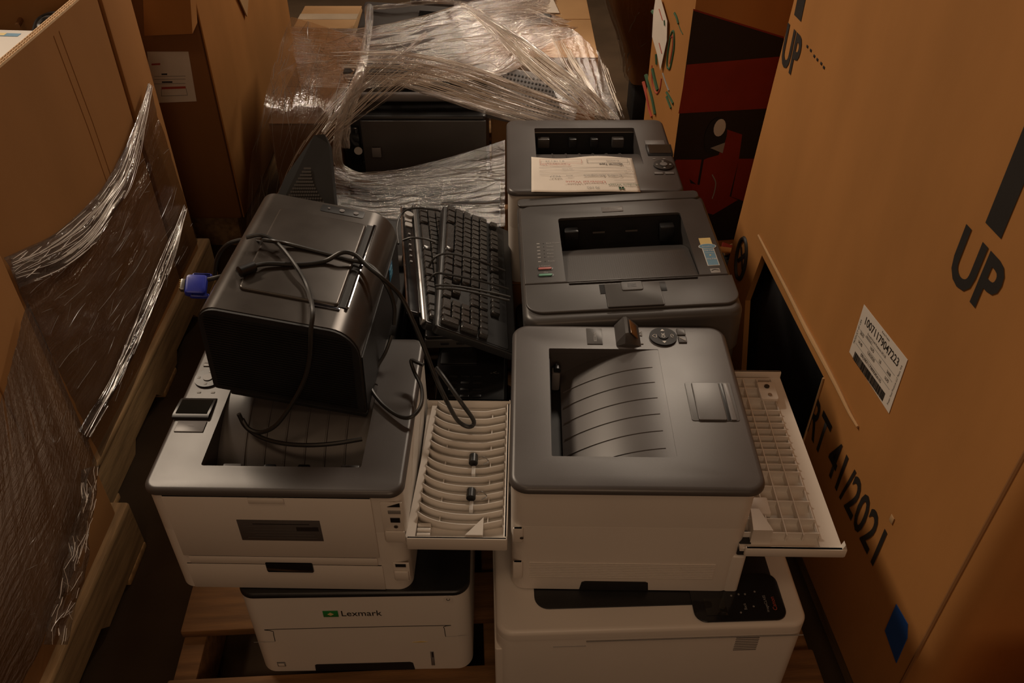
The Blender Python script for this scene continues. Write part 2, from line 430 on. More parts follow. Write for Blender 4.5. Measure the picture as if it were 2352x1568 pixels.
def make_grey_top_printer(label, loc, rot, group=None):
    t = thing('laser_printer', label, 'printer', loc, rot, group)
    W, D, H = .184, .172, .228
    hx0, hx1, hy0, hy1 = -.119, .112, -.055, .124
    hole = rrect(hx0, hx1, hy0, hy1, .004, 3)
    # body, two tiers
    obj('body', MB().slab(-W + .003, W - .003, -D + .003, D - .003, -H, -.090, .022, .0004), WHITE, t)
    obj('upper_body', MB().slab(-W + .003, W - .003, -D + .003, D - .003, -.0898, -.0105, .022, .0003, hole=rrect(hx0 - .002, hx1 + .002, hy0 - .002, hy1 + .002, .004, 3)), WHITE, t)
    obj('top_cover', MB().slab(-W, W, -D, D, -.010, 0, .022, .008, hole=hole), GREYL, t)
    # the bin: slot wall at the far side (local +y), tray rising to the front
    b = MB(); b.box(hx0 - .001, hx1 + .001, hy1 - .004, hy1 - .0005, -.088, -.012); obj('slot_wall', b, BLACKM, t)
    for xa in (hx0 - .0015, hx1 + .0003):
        obj('bin_wall', MB().box(xa, xa + .0012, hy0, hy1 - .0045, -.070, -.0105), GREYL, t, smooth=0)
    b = MB(); tray_surface(b, hx0, hx1, hy1 - .03, hy0, -.062); obj('output_tray', b, GREYM if False else GREYL, t, smooth=60)
    b = MB(); b.box(hx0, hx1, hy1 - .032, hy1 - .004, -.070, -.0625); obj('tray_floor', b, BLACKM, t)
    for k, x in enumerate((-.098, -.03, .02, .075)):
        b = MB(); b.bbox(x - (.014 if k % 3 == 0 else .009), x + (.014 if k % 3 == 0 else .009), hy1 - .022, hy1 - .006, -.040, -.018, .002); obj('exit_roller', b, CHAR if k % 3 == 0 else BLACK, t)
    for k in range(6):
        x = hx0 + .038 + k * .0305
        path = []
        for i in range(2, 21):
            q = i / 20 * .92; y = hy1 - .03 + (hy0 - hy1 + .03) * q; z = -.062 + .0608 * (1 - (1 - q) ** 2.2)
            path.append((x, y, z + .0006))
        obj('tray_rib', MB().tube(path, .0016, 6), GREYL, t)
    # control panel on the right of the front
    obj('name_plate', MB().bbox(.128, .172, .035, .058, .0003, .0016, .0006), GREYM, t)
    text('lettering', '-----', .006, (.150, .046, .0022), X_, Y_, PALE, t)
    d = MB(); d.prism([(.032, .0004), (.031, .0046), (.026, .0062), (-.011, .0030), (-.016, .0004)], .127, .1825, 'x'); obj('display_housing', d, BLACK, t)
    n = Vector((0, .0125, .032)).normalized()
    d = MB(); d.prism([(.0240, .0070), (-.0090, .0040), (-.0090, .0033), (.0240, .0063)], .131, .1785, 'x'); obj('display', d, LCD, t)
    ring = obj('navigation_ring', MB().cyl((.154, -.061, .0003), .0215, .003, n=36), BLACK, t)
    obj('ok_button', MB().cyl((.154, -.061, .0034), .008, .0015, n=24), GREYM, ring)
    for a in range(4):
        x, y = .154 + .0145 * cos(a * pi / 2), -.061 + .0145 * sin(a * pi / 2)
        obj('arrow_mark', MB().bbox(x - .0022, x + .0022, y - .0022, y + .0022, .0034, .0038, .0003), PALE, ring)
    for x in (.139, .162):
        obj('button', MB().bbox(x - .0095, x + .0095, -.100, -.091, .0003, .002, .001), GREYM, t)
    for x in (.138, .160):
        obj('indicator', MB().bbox(x - .003, x + .003, -.031, -.028, .0002, .0009, .0005), PALE, t)
    # rear (local +y): door, cover catch, rating label, handle slot, socket bay
    y = D - .0028
    obj('rear_door', MB().bbox(-.138, .157, y, y + .0032, -.146, -.0125, .0012), WHITE, t)
    obj('door_catch', MB().bbox(-.016, .035, y + .0033, y + .0052, -.023, -.012, .0012), WHITE, t)
    lb = obj('rating_label', MB().bbox(-.060, .060, y + .0033, y + .0038, -.106, -.060, .0003), mat('rating_plate', (.085, .076, .074, 1), .45), t, label='dark grey rating label')
    for i in range(6):
        obj('label_print', MB().box(-.052 + .004 * (i % 3), .05 - .012 * (i % 2), y + .0040, y + .0042, -.100 + i * .0062, -.0985 + i * .0062), INKD if i < 5 else INK, lb, smooth=0)
    obj('label_print', MB().box(-.056, -.024, y + .0040, y + .0043, -.083, -.074), INK, lb, smooth=0)
    obj('paper_flap', MB().bbox(-.134, .150, y, y + .0028, -.165, -.1475, .001), WHITE, t)
    obj('lower_rear_panel', MB().bbox(-.140, .158, y, y + .0026, -H + .002, -.1665, .001), WHITE, t)
    obj('grip_recess', MB().bbox(-.035, .037, y + .0005, y + .0046, -.182, -.160, .002), GLOSSB, t)
    s = obj('socket_bay', MB().bbox(-.181, -.150, y + .0004, y + .0022, -.105, -.020, .001), WHITE, t)
    obj('bay_shelf', MB().bbox(-.181, -.152, y + .0024, y + .0060, -.105, -.080, .004), WHITE, s)
    obj('socket_opening', MB().prism([(-.178, -.028), (-.160, -.028), (-.178, -.020)], y + .0024, y + .0034, 'y'), BLACK, s)
    obj('port', MB().bbox(-.178, -.160, y + .0024, y + .0034, -.043, -.036, .001), INKG, s)
    obj('usb_port', MB().bbox(-.176, -.162, y + .0024, y + .0036, -.062, -.052, .001), BLACK, s)
    obj('screw', MB().cyl((-.169, y + .0024, -.071), .003, .0015, 'y', 12), STEEL, s)
    s = obj('power_bay', MB().bbox(-.181, -.156, y + .0004, y + .0020, -.200, -.158, .001), WHITE, t)
    obj('power_socket', MB().bbox(-.176, -.160, y + .0022, y + .0034, -.167, -.160, .001), BLACK, s)
    obj('power_shelf', MB().bbox(-.179, -.157, y + .0022, y + .0058, -.198, -.176, .004), WHITE, s)
    return t


BPZ = .626
make_grey_top_printer('grey topped printer at the back of the right column, paper form on its tray', (.172, 1.75, BPZ), (0, 0, R(.5)), 'grey topped office printers')
make_grey_top_printer('grey topped printer seen from behind, black computer standing on it', (-.333, .975, .592), (0, 0, R(179)), 'grey topped office printers')


# ------------------------------------------------------------------ front right printer, seen from its side
def front_right_printer():
    t = thing('laser_printer', 'grey topped printer with open side covers at the front of the right column', 'printer', (.177, .981, .602), (0, 0, R(-.9)), 'grey topped office printers')
    x0, x1, y0, y1 = -.179, .181, -.184, .186
    H = .236
    hole = rrect(-.118, .062, -.121, .121, .002, 2)
    obj('body', MB().slab(x0 + .003, x1 - .012, y0 + .004, y1 - .003, -H, -.085, .022, .0003), WHITE, t)
    obj('upper_body', MB().slab(x0 + .003, x1 - .0115, y0 + .004, y1 - .003, -.0848, -.0105, .022, .0003, hole=rrect(-.120, .064, -.123, .123, .002, 2)), WHITE, t)
    obj('top_cover', MB().slab(x0, x1, y0, y1, -.010, 0, .028, .009, hole=hole), GREYL, t)

    def zt(x):
        q = max(0, min(1, (x + .098) / .160)); return -.058 + .0575 * (1 - (1 - q) ** 2.0)
    b = MB(); b.grid(lambda i, j: (-.098 + .160 * i, -.1208 + .2416 * j, zt(-.098 + .160 * i)), 28, 4); obj('output_tray', b, GREYL, t, smooth=60)
    b = MB(); b.box(-.118, -.096, -.1208, .1208, -.082, -.068); obj('slot_floor', b, BLACKM, t)
    b = MB(); b.box(-.1185, -.1165, -.1208, .1208, -.082, -.011); obj('slot_wall', b, BLACKM, t)
    for ya in (-.1228, .1212): obj('bin_wall', MB().box(-.118, .062, ya, ya + .0014, -.082, -.0103), GREYL, t, smooth=0)
    for y in (-.112, .098):
        obj('paper_guide', MB().bbox(-.113, -.099, y - .009, y + .009, -.066, -.028, .003), GREYM, t)
        obj('exit_roller', MB().cyl((-.104, y - .006, -.024), .006, .012, 'y', 16), BLACK, t)
    for k in range(6):
        y = -.106 + k * .0365 * .98
        path = [(-.094 + .142 * i / 22, y + .004 * (i / 22), zt(-.094 + .142 * i / 22) + .0004) for i in range(23)]
        obj('tray_rib', MB().tube(path, lambda q: .0016 * (1.05 - q * .75), 6), GREYL, t)
    # finger recess with its flap
    obj('grip_recess', MB().slab(.094, .166, -.046, .040, .0002, .0009, .004, .0003), CHAR, t)
    obj('tray_stop', MB().slab(.104, .147, -.046, .038, .0010, .0028, .003, .0012), GREYL, t)
    obj('hinge_strip', MB().bbox(.153, .161, -.045, .037, .0010, .0024, .001), GREYM, t)
    obj('shade_line', MB().bbox(.148, .1525, -.045, .038, .0010, .0014, .0002), BLACK, t)
    # panel strip along the far edge
    np_ = obj('name_plate', MB().bbox(-.054, -.028, .132, .174, .0003, .0012, .0005), CHAR, t)
    text('lettering', 'B2236dw', .0066, (-.040, .151, .0016), Y_, (-1, 0, 0), PALE, np_)
    d = MB()
    prof = [(-.006, .0003), (.008, .024), (.013, .0255), (.029, .008), (.035, .0003)]
    d.loops([[(x, .128, z * .25) for x, z in prof], [(x, .136, z * .9) for x, z in prof], [(x, .170, z) for x, z in prof], [(x, .183, z * .8) for x, z in prof]])
    dh = obj('display_housing', d, CHAR, t)
    M = Matrix.Translation((.0225, .152, .0175)) @ Matrix.Rotation(R(47.5), 4, 'Y')
    obj('display', MB().bbox(-.009, .009, -.018, .017, -.0006, .0012, .0005, M), LCDO, dh)
    ring = obj('navigation_ring', MB().cyl((.074, .152, .0003), .023, .003, n=40), BLACKM, t)
    ok = obj('ok_button', MB().cyl((.074, .152, .0034), .0085, .0015, n=24), BLACKM, ring)
    text('lettering', 'OK', .0085, (.074, .152, .0053), Y_, (-1, 0, 0), WHT, ring)
    for a in (0, 1):
        y = .152 + (.0155 if a else -.0155); s_ = 1 if a else -1
        obj('arrow_mark', MB().prism([(.0705, y - s_ * .002), (.0775, y - s_ * .002), (.074, y + s_ * .003)], .0034, .0038), WHT, ring)
    obj('home_mark', MB().tube([(.0555, .152, .0037), (.0595, .156, .0037), (.0625, .156, .0037), (.0625, .148, .0037), (.0595, .148, .0037), (.0555, .152, .0037)], .0005, 5), WHT, ring)
    obj('back_mark', MB().tube([(.0900, .148, .0037), (.0870, .149, .0037), (.0868, .155, .0037), (.0885, .157, .0037), (.0905, .155, .0037), (.0905, .151, .0037)], .0005, 5), WHT, ring)
    for y in (.166, .146):
        bt = obj('button', MB().bbox(.0985, .1125, y - .0085, y + .0085, .0003, .0022, .001), CHAR, t)
        if y < .15: obj('wrench_mark', MB().tube([(.1010, y + .004, .0026), (.1045, y + .001, .0026), (.1100, y - .004, .0026)], .0006, 5), WHT, bt)
    for y in (.157, .135):
        obj('indicator', MB().bbox(.0355, .0395, y - .0015, y + .0015, .0002, .0014, .0005), PALE, t)
    obj('warning_mark', MB().tube([(.0345, .1640, .0006), (.0395, .1670, .0006), (.0395, .1610, .0006), (.0345, .1640, .0006)], .0004, 5), WHT, t)
    # near side: fine louvres, grip notch, side posts
    y = y0 + .0036
    for k in range(9):
        z = -.169 - k * .0042
        obj('louvre', MB().bbox(-.148, .132, y - .0012, y + .0004, z - .0012, z + .0004, .0003), WHITE, t)
    obj('grip_notch', MB().prism([(-.070, -H + .0003), (.037, -H + .0003), (.035, -H + .019), (.031, -H + .0215), (-.062, -H + .0215), (-.067, -H + .019)], y - .0010, y + .0008, 'y'), BLACKM, t)
    for z0_, z1_ in ((-.118, -.086), (-.205, -.165)):
        obj('side_recess', MB().bbox(x0 + .006, x0 + .021, y0 - .0005, y0 + .0045, z0_, z1_, .002), WHITE, t)
    obj('screw', MB().cyl((x0 + .019, y0 - .0010, -.106), .0028, .0015, 'y', 12), STEEL, t)
    obj('front_post', MB().slab(.153, .176, y0 + .004, y0 + .030, -H, -.150, .006, .003), WHITE, t)
    obj('hinge_cavity', MB().bbox(.160, .178, y0 + .006, y0 + .03, -.149, -.120, .002), BLACKM, t)
    # ---- open rear door on the left, inner side up
    dz = -.122
    dl, dr, dn, df = -.325, -.181, -.181, .105
    door = obj('rear_door', MB().bbox(dl, dr, dn, df, dz - .008, dz, .003), WHITE, t)
    obj('door_edge', MB().bbox(dl - .004, dr, dn - .006, dn, dz - .012, dz + .014, .002), WHITE, door)
    obj('door_edge', MB().bbox(dl, dr, df, df + .005, dz - .012, dz + .016, .002), WHITE, door)
    obj('door_edge', MB().bbox(dr - .006, dr, dn, df, dz, dz + .012, .002), WHITE, door)
    obj('door_edge', MB().prism([(dl - .006, dn), (dl + .008, dn), (dl + .012, dn + .12), (dl + .018, df), (dl + .010, df)], dz - .008, dz + .010), WHITE, door)
    for k in range(14):
        yy = dn + .024 + k * .0185; s_ = .012 * k / 14
        def rib(i, j, yy=yy, s_=s_, k=k):
            x = dl + .008 + s_ + (dr - .008 - dl - .008 - s_) * i
            bend = .016 * math.exp(-i * 6) - .004 * sin(i * pi) + .008 * max(0, i - .75) * 2.2
            top = .013 + .006 * (1 - i) * math.exp(-i * 2) + .008 * max(0, i - .7)
            return (x, yy + bend, dz + top * j)
        b = MB(); b.grid(rib, 22, 2)
        o = obj('guide_rib', b, WHITE, door, smooth=60, fix=False); md = o.modifiers.new('thick', 'SOLIDIFY'); md.thickness = .0022
    for xx in (dl + .042, dr - .030):
        for k in range(0, 14, 2):
            yy = dn + .027 + k * .0185
            obj('cross_rib', MB().box(xx - .0008, xx + .0008, yy, yy + .014, dz, dz + .009), WHITE, door)
    for yy in (-.038, -.110):
        rl = obj('pinch_roller', MB().cyl((-.238, yy - .001, dz + .016), .0072, .016, 'y', 18), BLACK, door)
        obj('roller_arm', MB().bbox(-.240, -.234, yy - .022, yy - .004, dz + .002, dz + .014, .001), WHT, door)
        obj('spring', MB().tube(smoothpath([(-.230, yy + .010, dz + .014), (-.222, yy + .012, dz + .017), (-.214, yy + .006, dz + .013), (-.222, yy, dz + .012)], 5), .0007, 5), STEEL, door)
    obj('corner_gusset', MB().prism([(dr - .062, dn + .001), (dr - .036, dn + .001), (dr - .036, dn + .034)], dz, dz + .016), WHITE, door)
    for k in range(3):
        obj('latch', MB().bbox(dl + .010, dl + .030, dn + .004 + k * .009, dn + .009 + k * .009, dz, dz + .010, .001), WHITE, door)
    # ---- open front cover on the right, grid of ribs on its inner side
    dz = -.122
    a0, a1, n0, f0 = .160, .302, -.186, .187
    door = obj('front_cover', MB().prism([(a0, n0), (a1 + .006, n0), (a1 - .004, f0 - .30), (a1 - .002, f0), (a0, f0)], dz - .006, dz), WHITE, t)
    obj('cover_edge', MB().bbox(a0 + .006, a1 + .012, n0 - .006, n0 + .001, dz - .012, dz + .006, .0025), WHITE, door)
    obj('cover_edge', MB().bbox(a0 + .006, a1 - .002, f0 - .002, f0 + .004, dz - .004, dz + .018, .002), WHITE, door)
    obj('edge_hook', MB().prism([(a1 + .004, dz + .004), (a1 + .012, dz + .004), (a1 + .007, dz + .016)], n0 - .004, n0 + .004, 'y'), WHITE, door)
    obj('cover_edge', MB().prism([(a1 - .026, n0), (a1 + .006, n0), (a1 - .002, f0), (a1 - .020, f0)], dz, dz + .004), WHITE, door)
    rb = MB(); rb.box(-.5, .5, -.5, .5, 0, 1); rsrc = obj('rib', rb, WHITE, door)
    rsrc.location = (a0 + .02, 0, dz); rsrc.scale = (.0016, f0 - n0 - .03, .014)
    for k in range(1, 5):
        share('rib', rsrc, door, (a0 + .02 + k * .0245, 0, dz), (0, 0, 0), (.0016, f0 - n0 - .03, .014 if k < 4 else .008))
    ys = [n0 + .02]
    for s_ in (.026, .034, .030, .030, .016, .016, .016, .015, .015, .016, .015, .015, .016, .03, .026, .025): ys.append(ys[-1] + s_)
    for yy in ys:
        share('rib', rsrc, door, (a0 + .062, yy, dz), (0, 0, 0), (.112, .0016, .0125))
    bp_ = obj('latch_plate', MB().slab(a1 - .052, a1 - .022, f0 - .072, f0 - .028, dz + .014, dz + .019, .004, .001), WHITE, door)
    obj('screw', MB().cyl((a1 - .037, f0 - .041, dz + .0192), .0045, .002, n=14), BLACK, bp_)
    obj('screw', MB().cyl((a1 - .036, f0 - .062, dz + .0192), .0035, .0015, n=14), STEEL, bp_)
    obj('hinge_arm', MB().prism([(.176, n0 + .01), (.205, n0 + .01), (.192, n0 + .05), (.180, n0 + .05)], dz, dz + .03), WHITE, door)
    obj('hinge_block', MB().bbox(.176, .214, n0 + .052, n0 + .085, dz, dz + .016, .002), WHITE, door)
    return t


front_right_printer()


# ------------------------------------------------------------------ charcoal printer in the middle of the right column
def charcoal_printer():
    t = thing('laser_printer', 'charcoal laser printer with red and green buttons, middle of the right column', 'printer', (.204, 1.373, .621), (R(1.4), R(-2.5), R(1.5)))
    W, y0, y1, H = .190, -.199, .196, .238
    hole = rrect(-.110, .131, -.104, .115, .006, 3)
    obj('body', MB().slab(-W + .004, W - .004, y0 + .004, y1 - .003, -H, -.090, .025, .002), CHAR, t)
    obj('upper_body', MB().slab(-W, W, y0, y1, -.0895, -.0045, .026, .012, hole=rrect(-.112, .133, -.106, .117, .006, 3)), CHAR, t)
    obj('top_cover', MB().slab(-.184, .182, -.0945, .165, -.0040, 0, (.001, .001, .022, .022), .002, hole=rrect(-.110, .131, -.0943, .115, .006, 3)), CHAR, t)
    obj('rear_strip', MB().slab(-.188, .180, .168, y1, -.0040, -.0005, .010, .002), CHAR, t)
    fc = MB(); fc.slab(-.184, .188, -.178, -.0965, -.0040, 0, (.03, .03, .001, .001), .002, hole=rrect(-.105, .126, -.1050, -.0972, .002, 2)); obj('front_cover', fc, CHAR, t)

    def ty(y):
        if y > .010: q = (y - .010) / .075; return -.016 - .040 * min(1, q) ** 1.2
        q = (y + .104) / .114; return -.004 - .012 * q
    b = MB(); b.grid(lambda i, j: (-.110 + .241 * j, .085 - .189 * i, ty(.085 - .189 * i)), 30, 4); obj('output_tray', b, CHAR, t, smooth=20)
    b = MB(); b.box(-.110, .131, .084, .1145, -.080, -.066); obj('slot_floor', b, BLACKM, t)
    b = MB(); b.box(-.110, .131, .1115, .1145, -.080, -.006); obj('slot_wall', b, BLACKM, t)
    src = None
    for k in range(56):
        x = -.102 + k * .2230 / 55
        if src is None:
            src = obj('tray_rib', MB().box(-.0006, .0006, -.092, .004, 0, .0010), CHAR, t, smooth=0)
            src.location = (x, 0, -.0155 + .0); src.rotation_euler = (R(-6), 0, 0)
        else: share('tray_rib', src, t, (x, 0, -.0155), (R(-6), 0, 0))
    for x in (-.085, .104):
        obj('paper_guide', MB().bbox(x - .014, x + .014, .088, .108, -.050, -.016, .002), BLACK, t)
    for x in (-.03, .035):
        obj('exit_roller', MB().cyl((x - .012, .103, -.030), .0022, .024, 'x', 10), CHAR, t)
    np_ = obj('name_plate', MB().bbox(-.021, .021, .129, .147, .0002, .0010, .0005), GREYM, t)
    text('lettering', 'HL-5450DN', .0062, (0, .1415, .0014), X_, Y_, PALE, np_)
    text('lettering', '((o)) ----', .0040, (0, .1340, .0014), X_, Y_, PALE, np_)
    names = ['Back Cover', 'Toner', 'Drum', 'Paper', 'Error', 'Ready']
    ys = [.030, .019, .007, -.004, -.015, -.0285]
    for n, y in zip(names, ys):
        obj('indicator', MB().bbox(-.1445, -.1425, y - .0008, y + .0008, .0001, .0006, .0004), BLACK, t)
        text('lettering', n, .0055, (-.1385, y, .0005), X_, Y_, PALE, t, cx=False)
        obj('symbol', MB().bbox(-.1565, -.1510, y - .0016, y + .0016, .0001, .0004, .0001), PALE, t)
    text('lettering', 'x Cancel', .0060, (-.1455, -.0425, .0005), X_, Y_, PALE, t)
    text('lettering', 'Go', .0065, (-.1440, -.0630, .0005), X_, Y_, PALE, t)
    for y, m, lab in ((-.0515, PINK, 'dull red cancel button'), (-.0715, GREENB, 'green go button')):
        obj('button_well', MB().slab(-.1600, -.1300, y - .0055, y + .0055, .0001, .0006, .0054, .0002), BLACK, t)
        obj('button', MB().slab(-.1575, -.1325, y - .0032, y + .0032, .0007, .0022, .0031, .001), m, t, label=lab)
    # stickers on the right
    stk = obj('sticker', MB().bbox(.1500, .1720, -.0680, -.0120, .0002, .0006, .0002), WHT, t, label='blue toner sticker with white rim')
    obj('sticker_field', MB().box(.1515, .1705, -.0665, -.0135, .0006, .0008), BLUES, stk, smooth=0)
    obj('sticker_tab', MB().box(.1500, .1720, -.0020, .0210, .0002, .0005), YEL, stk, smooth=0)
    el = MB(); el.loops([[(.161 + .0165 * cos(a * pi / 14), -.0075 + .0085 * sin(a * pi / 14), z) for a in range(28)] for z in (.0004, .0011)]); obj('sticker_badge', el, WHT, stk, smooth=0)
    el = MB(); el.loops([[(.161 + .0150 * cos(a * pi / 14), -.0075 + .0072 * sin(a * pi / 14), z) for a in range(28)] for z in (.0008, .0014)]); obj('badge_field', el, BLUES, stk, smooth=0)
    text('lettering', 'brother', .0062, (.161, -.0085, .0017), X_, Y_, WHT, stk)
    text('lettering', 'TN-720', .0058, (.161, -.0215, .0012), X_, Y_, WHT, stk, bold=.0001)
    text('lettering', 'TN-750', .0058, (.161, -.0480, .0012), X_, Y_, WHT, stk, bold=.0001)
    obj('sticker_line', MB().box(.153, .169, -.0290, -.0283, .0009, .0011), WHT, stk, smooth=0)
    obj('sticker_dot', MB().cyl((.161, -.036, .0009), .0018, .0003, n=12), YEL, stk)
    es = obj('energy_mark', MB().bbox(.1520, .1690, -.0900, -.0770, .0002, .0005, .0002), PALE, t)
    obj('energy_print', MB().tube([(.154, -.083, .0008), (.160, -.0805, .0008), (.167, -.083, .0008)], .0006, 5), INK, es)
    # front latch
    ft = obj('latch_bay', MB().bbox(-.052, .066, -.135, -.108, .0002, .0006, .0002), BLACK, t)
    obj('latch_tongue', MB().bbox(-.043, .055, -.176, -.110, .0007, .0032, .0012), CHAR, t)
    lt = obj('latch_button', MB().slab(-.014, .024, -.133, -.108, .0034, .0048, .004, .001), CHAR, t)
    for k in range(3): obj('latch_line', MB().box(-.003, .013, -.1160 - k * .004, -.1152 - k * .004, .0049, .0052), BLACK, lt, smooth=0)
    # front lower face
    obj('front_panel', MB().bbox(-.165, .165, y0 + .0035, y0 + .0055, -.225, -.095, .001), BLACK, t)
    return t


charcoal_printer()

# ------------------------------------------------------------------ the two bottom printers at the front
# white printer with a black bin, under the front right printer
t = thing('laser_printer', 'wide white printer with black control strip at the bottom of the right column', 'printer', (.2125, .7360, PALZ), (0, 0, R(2.0)))
Wc = .236
CZ = .362 - PALZ
obj('body', MB().slab(-Wc, Wc, 0, .40, 0, CZ - .020, .022, .002), WHITE, t)
obj('top_cover', MB().slab(-Wc, Wc, -.0015, .401, CZ - .0195, CZ, .024, .008), WHITE, t)
obj('cover_seam', MB().bbox(-.10, Wc - .004, -.0030, -.0012, CZ - .0275, CZ - .0265, .0003), INKG, t)
obj('bin_panel', MB().slab(-.176, .20, .038, .36, CZ + .0002, CZ + .0014, .022, .0006), BLACK, t)
cp = obj('control_panel', MB().slab(.065, .206, .006, .090, CZ + .0016, CZ + .0034, .018, .0012), GLOSSB, t)
obj('display', MB().bbox(.083, .116, .016, .046, CZ + .0035, CZ + .0042, .0003), LCD, cp)
text('lettering', 'Canon', .0090, (.190, .034, CZ + .0040), Y_, (-1, 0, 0), INKR, cp)
text('lettering', 'imageCLASS', .0058, (.178, .034, CZ + .0040), Y_, (-1, 0, 0), PALE, cp)
text('lettering', 'Back', .0060, (.145, .030, CZ + .0040), Y_, (-1, 0, 0), PALE, cp)
for x, y in ((.136, .020), (.140, .052), (.150, .052), (.158, .030), (.128, .050), (.166, .056)):
    obj('symbol', MB().cyl((x, y, CZ + .0035), .0016, .0004, n=10), INKG, cp)
for k in range(8):
    obj('vent_slat', MB().bbox(.130, .166, -.0012, .0006, CZ - .066 + k * .0047, CZ - .0652 + k * .0047, .0003), INKD, t)
obj('front_groove', MB().bbox(-.15, -.10, -.0010, .0004, CZ - .0415, CZ - .0405, .0003), PALE, t)
obj('side_panel', MB().slab(-Wc - .0028, -Wc + .010, .004, .398, .004, CZ - .050, .004, .002), WHITE, t)

# white printer with its name on the front, under the left column
t = thing('laser_printer', 'white printer with green emblem on the front, bottom of the left column', 'printer', (-.2470, .7990, PALZ), (0, 0, R(1.0)))
Wl = .180
LZ = .364 - PALZ
ol = [(-Wl, .0), (-.088, .0), (-.088, .020), (-.085, .023), (.078, .023), (.081, .020), (.081, 0), (Wl, 0)]
b = MB(); b.slab(-Wl, Wl, -.004, .36, .0, LZ - .0085, .026, .001, n=12); obj('body', b, WHITE, t)
obj('top_cover', MB().slab(-Wl - .001, Wl + .001, -.0045, .361, LZ - .0080, LZ, .026, .005), BLACK, t)
obj('grip_shadow', MB().prism([(-.088, .0004), (.081, .0004), (.079, .020), (.074, .023), (-.084, .020), (-.087, .018)], -.0052, -.0030, 'y'), BLACKM, t)
em = obj('emblem', MB().bbox(-.053, -.029, -.0052, -.0042, LZ - .060, LZ - .044, .0003), GRNM, t, label='green square emblem')
obj('emblem_spark', MB().prism([(-.0460, LZ - .052), (-.041, LZ - .0555), (-.0360, LZ - .052), (-.041, LZ - .0475)], -.0058, -.0053, 'y'), YEL, em)
text('lettering', 'Lexmark', .0235, (.0080, -.0046, LZ - .0520), X_, Z_, INK, t, fit=(.064, .0145), bold=.0001)
obj('power_button', MB().cyl((.147, -.0052, LZ - .0165), .0075, .0012, 'y', 24), WHITE, t)
obj('power_symbol', MB().tube([(.147 + .0026 * cos(a), -.0056, LZ - .0165 + .0026 * sin(a)) for a in [2.2 + k * .48 for k in range(11)]], .0004, 5), INK, t)
fp = [(-.142, .092), (-.140, .120), (-.134, .1265), (.128, .130), (.136, .126), (.138, .098)]
obj('tray_door_seam', MB().tube(smoothpath([(x, -.0040, z) for x, z in fp], 4), .0007, 5), BLACKM, t)
obj('side_seam', MB().tube([(-Wl + .003, -.0041, .0895), (-.142, -.0041, .091)], .0004, 4), INKG, t)
obj('side_seam', MB().tube([(.138, -.0041, .098), (Wl - .003, -.0041, .100)], .0003, 4), INKG, t)
obj('scuff', MB().prism([(.082, .083), (.096, .086), (.108, .084), (.096, .082)], -.0047, -.0042, 'y'), YEL, t)
lv = obj('level_window', MB().bbox(.110, .116, -.0050, -.0042, .012, .054, .0004), GREYM, t)
obj('level_mark', MB().bbox(.1125, .1150, -.0056, -.0051, .038, .054, .0003), BLACK, lv)
es = obj('energy_mark', MB().bbox(-.150, -.136, -.0050, -.0042, .016, .029, .0003), INKG, t)
obj('energy_print', MB().bbox(-.148, -.138, -.0056, -.0051, .018, .0262, .0002), WHITE, es)

# ------------------------------------------------------------------ supports under the back of the columns
def carton(label, x0, x1, y0, y1, z0, z1, m=CARD, rz=0, b=.004, name='cardboard_box', group=None, tape=True):
    t = thing(name, label, 'box', ((x0 + x1) / 2, (y0 + y1) / 2, z0), (0, 0, R(rz)), group)
    W, D, H = (x1 - x0) / 2, (y1 - y0) / 2, z1 - z0
    obj('body', MB().bbox(-W, W, -D, D, 0, H - .004, b), m, t)
    obj('flap', MB().bbox(-W, W, -D, -.002, H - .0038, H, .0015), m, t)
    obj('flap', MB().bbox(-W, W, .002, D, H - .0038, H, .0015), m, t)
    if tape: obj('tape', MB().box(-W, W, -.025, .025, H + .0001, H + .0006), mat('packing_tape', (.55, .45, .33, 1), .25), t, smooth=0)
    return t


# black printer under the charcoal one, only its dark flank shows
t = thing('laser_printer', 'black printer under the charcoal one, hidden in shadow', 'printer', (.185, 1.36, PALZ))
obj('body', MB().slab(-.175, .190, -.150, .20, 0, .175, .02, .004), BLACK, t)
obj('top_cover', MB().slab(-.177, .192, -.152, .202, .1755, .213, .02, .01), BLACK, t)
obj('paper_drawer', MB().bbox(-.150, .165, -.154, -.150, .01, .09, .002), BLACKM, t)
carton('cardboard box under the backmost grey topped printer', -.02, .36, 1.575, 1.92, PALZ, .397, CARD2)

# ------------------------------------------------------------------ black desktop computer standing between the columns
t = thing('desktop_computer', 'black desktop computer deep in the gap between the two columns, under the keyboards', 'computer', (-.076, 1.085, PALZ))
obj('case', MB().slab(-.066, .066, 0, .44, 0, .300, .006, .004), BLACKM, t)
obj('front_bezel', MB().slab(-.064, .064, .004, .30, .3005, .309, .006, .004), GLOSSB, t)
for i in range(3):
    for j in range(4):
        obj('vent_bar', MB().bbox(-.040 + i * .022, -.024 + i * .022, .060 + j * .018, .066 + j * .018, .3095, .3105, .0004), BLACK, t)
text('symbol', '-<-', .014, (.044, .126, .3097), X_, Y_, INKD, t)
obj('drive_door', MB().bbox(-.058, .010, .150, .210, .3095, .3125, .001), BLACK, t)
# small flat drive on it
t = thing('external_drive', 'small dark flat drive lying below the keyboard end, beside the left printer', 'drive', (-.118, 1.330, .4575), (0, 0, R(2)))
obj('body', MB().slab(-.050, .045, -.05, .05, 0, .020, .006, .003), CHAR, t)
obj('lid', MB().slab(-.049, .044, -.049, .049, .0203, .028, .006, .003), BLACK, t)
obj('port', MB().bbox(-.020, -.004, -.0510, -.0495, .007, .012, .0005), BLACKM, t)
obj('port', MB().bbox(.010, .026, -.0510, -.0495, .007, .012, .0005), BLACKM, t)


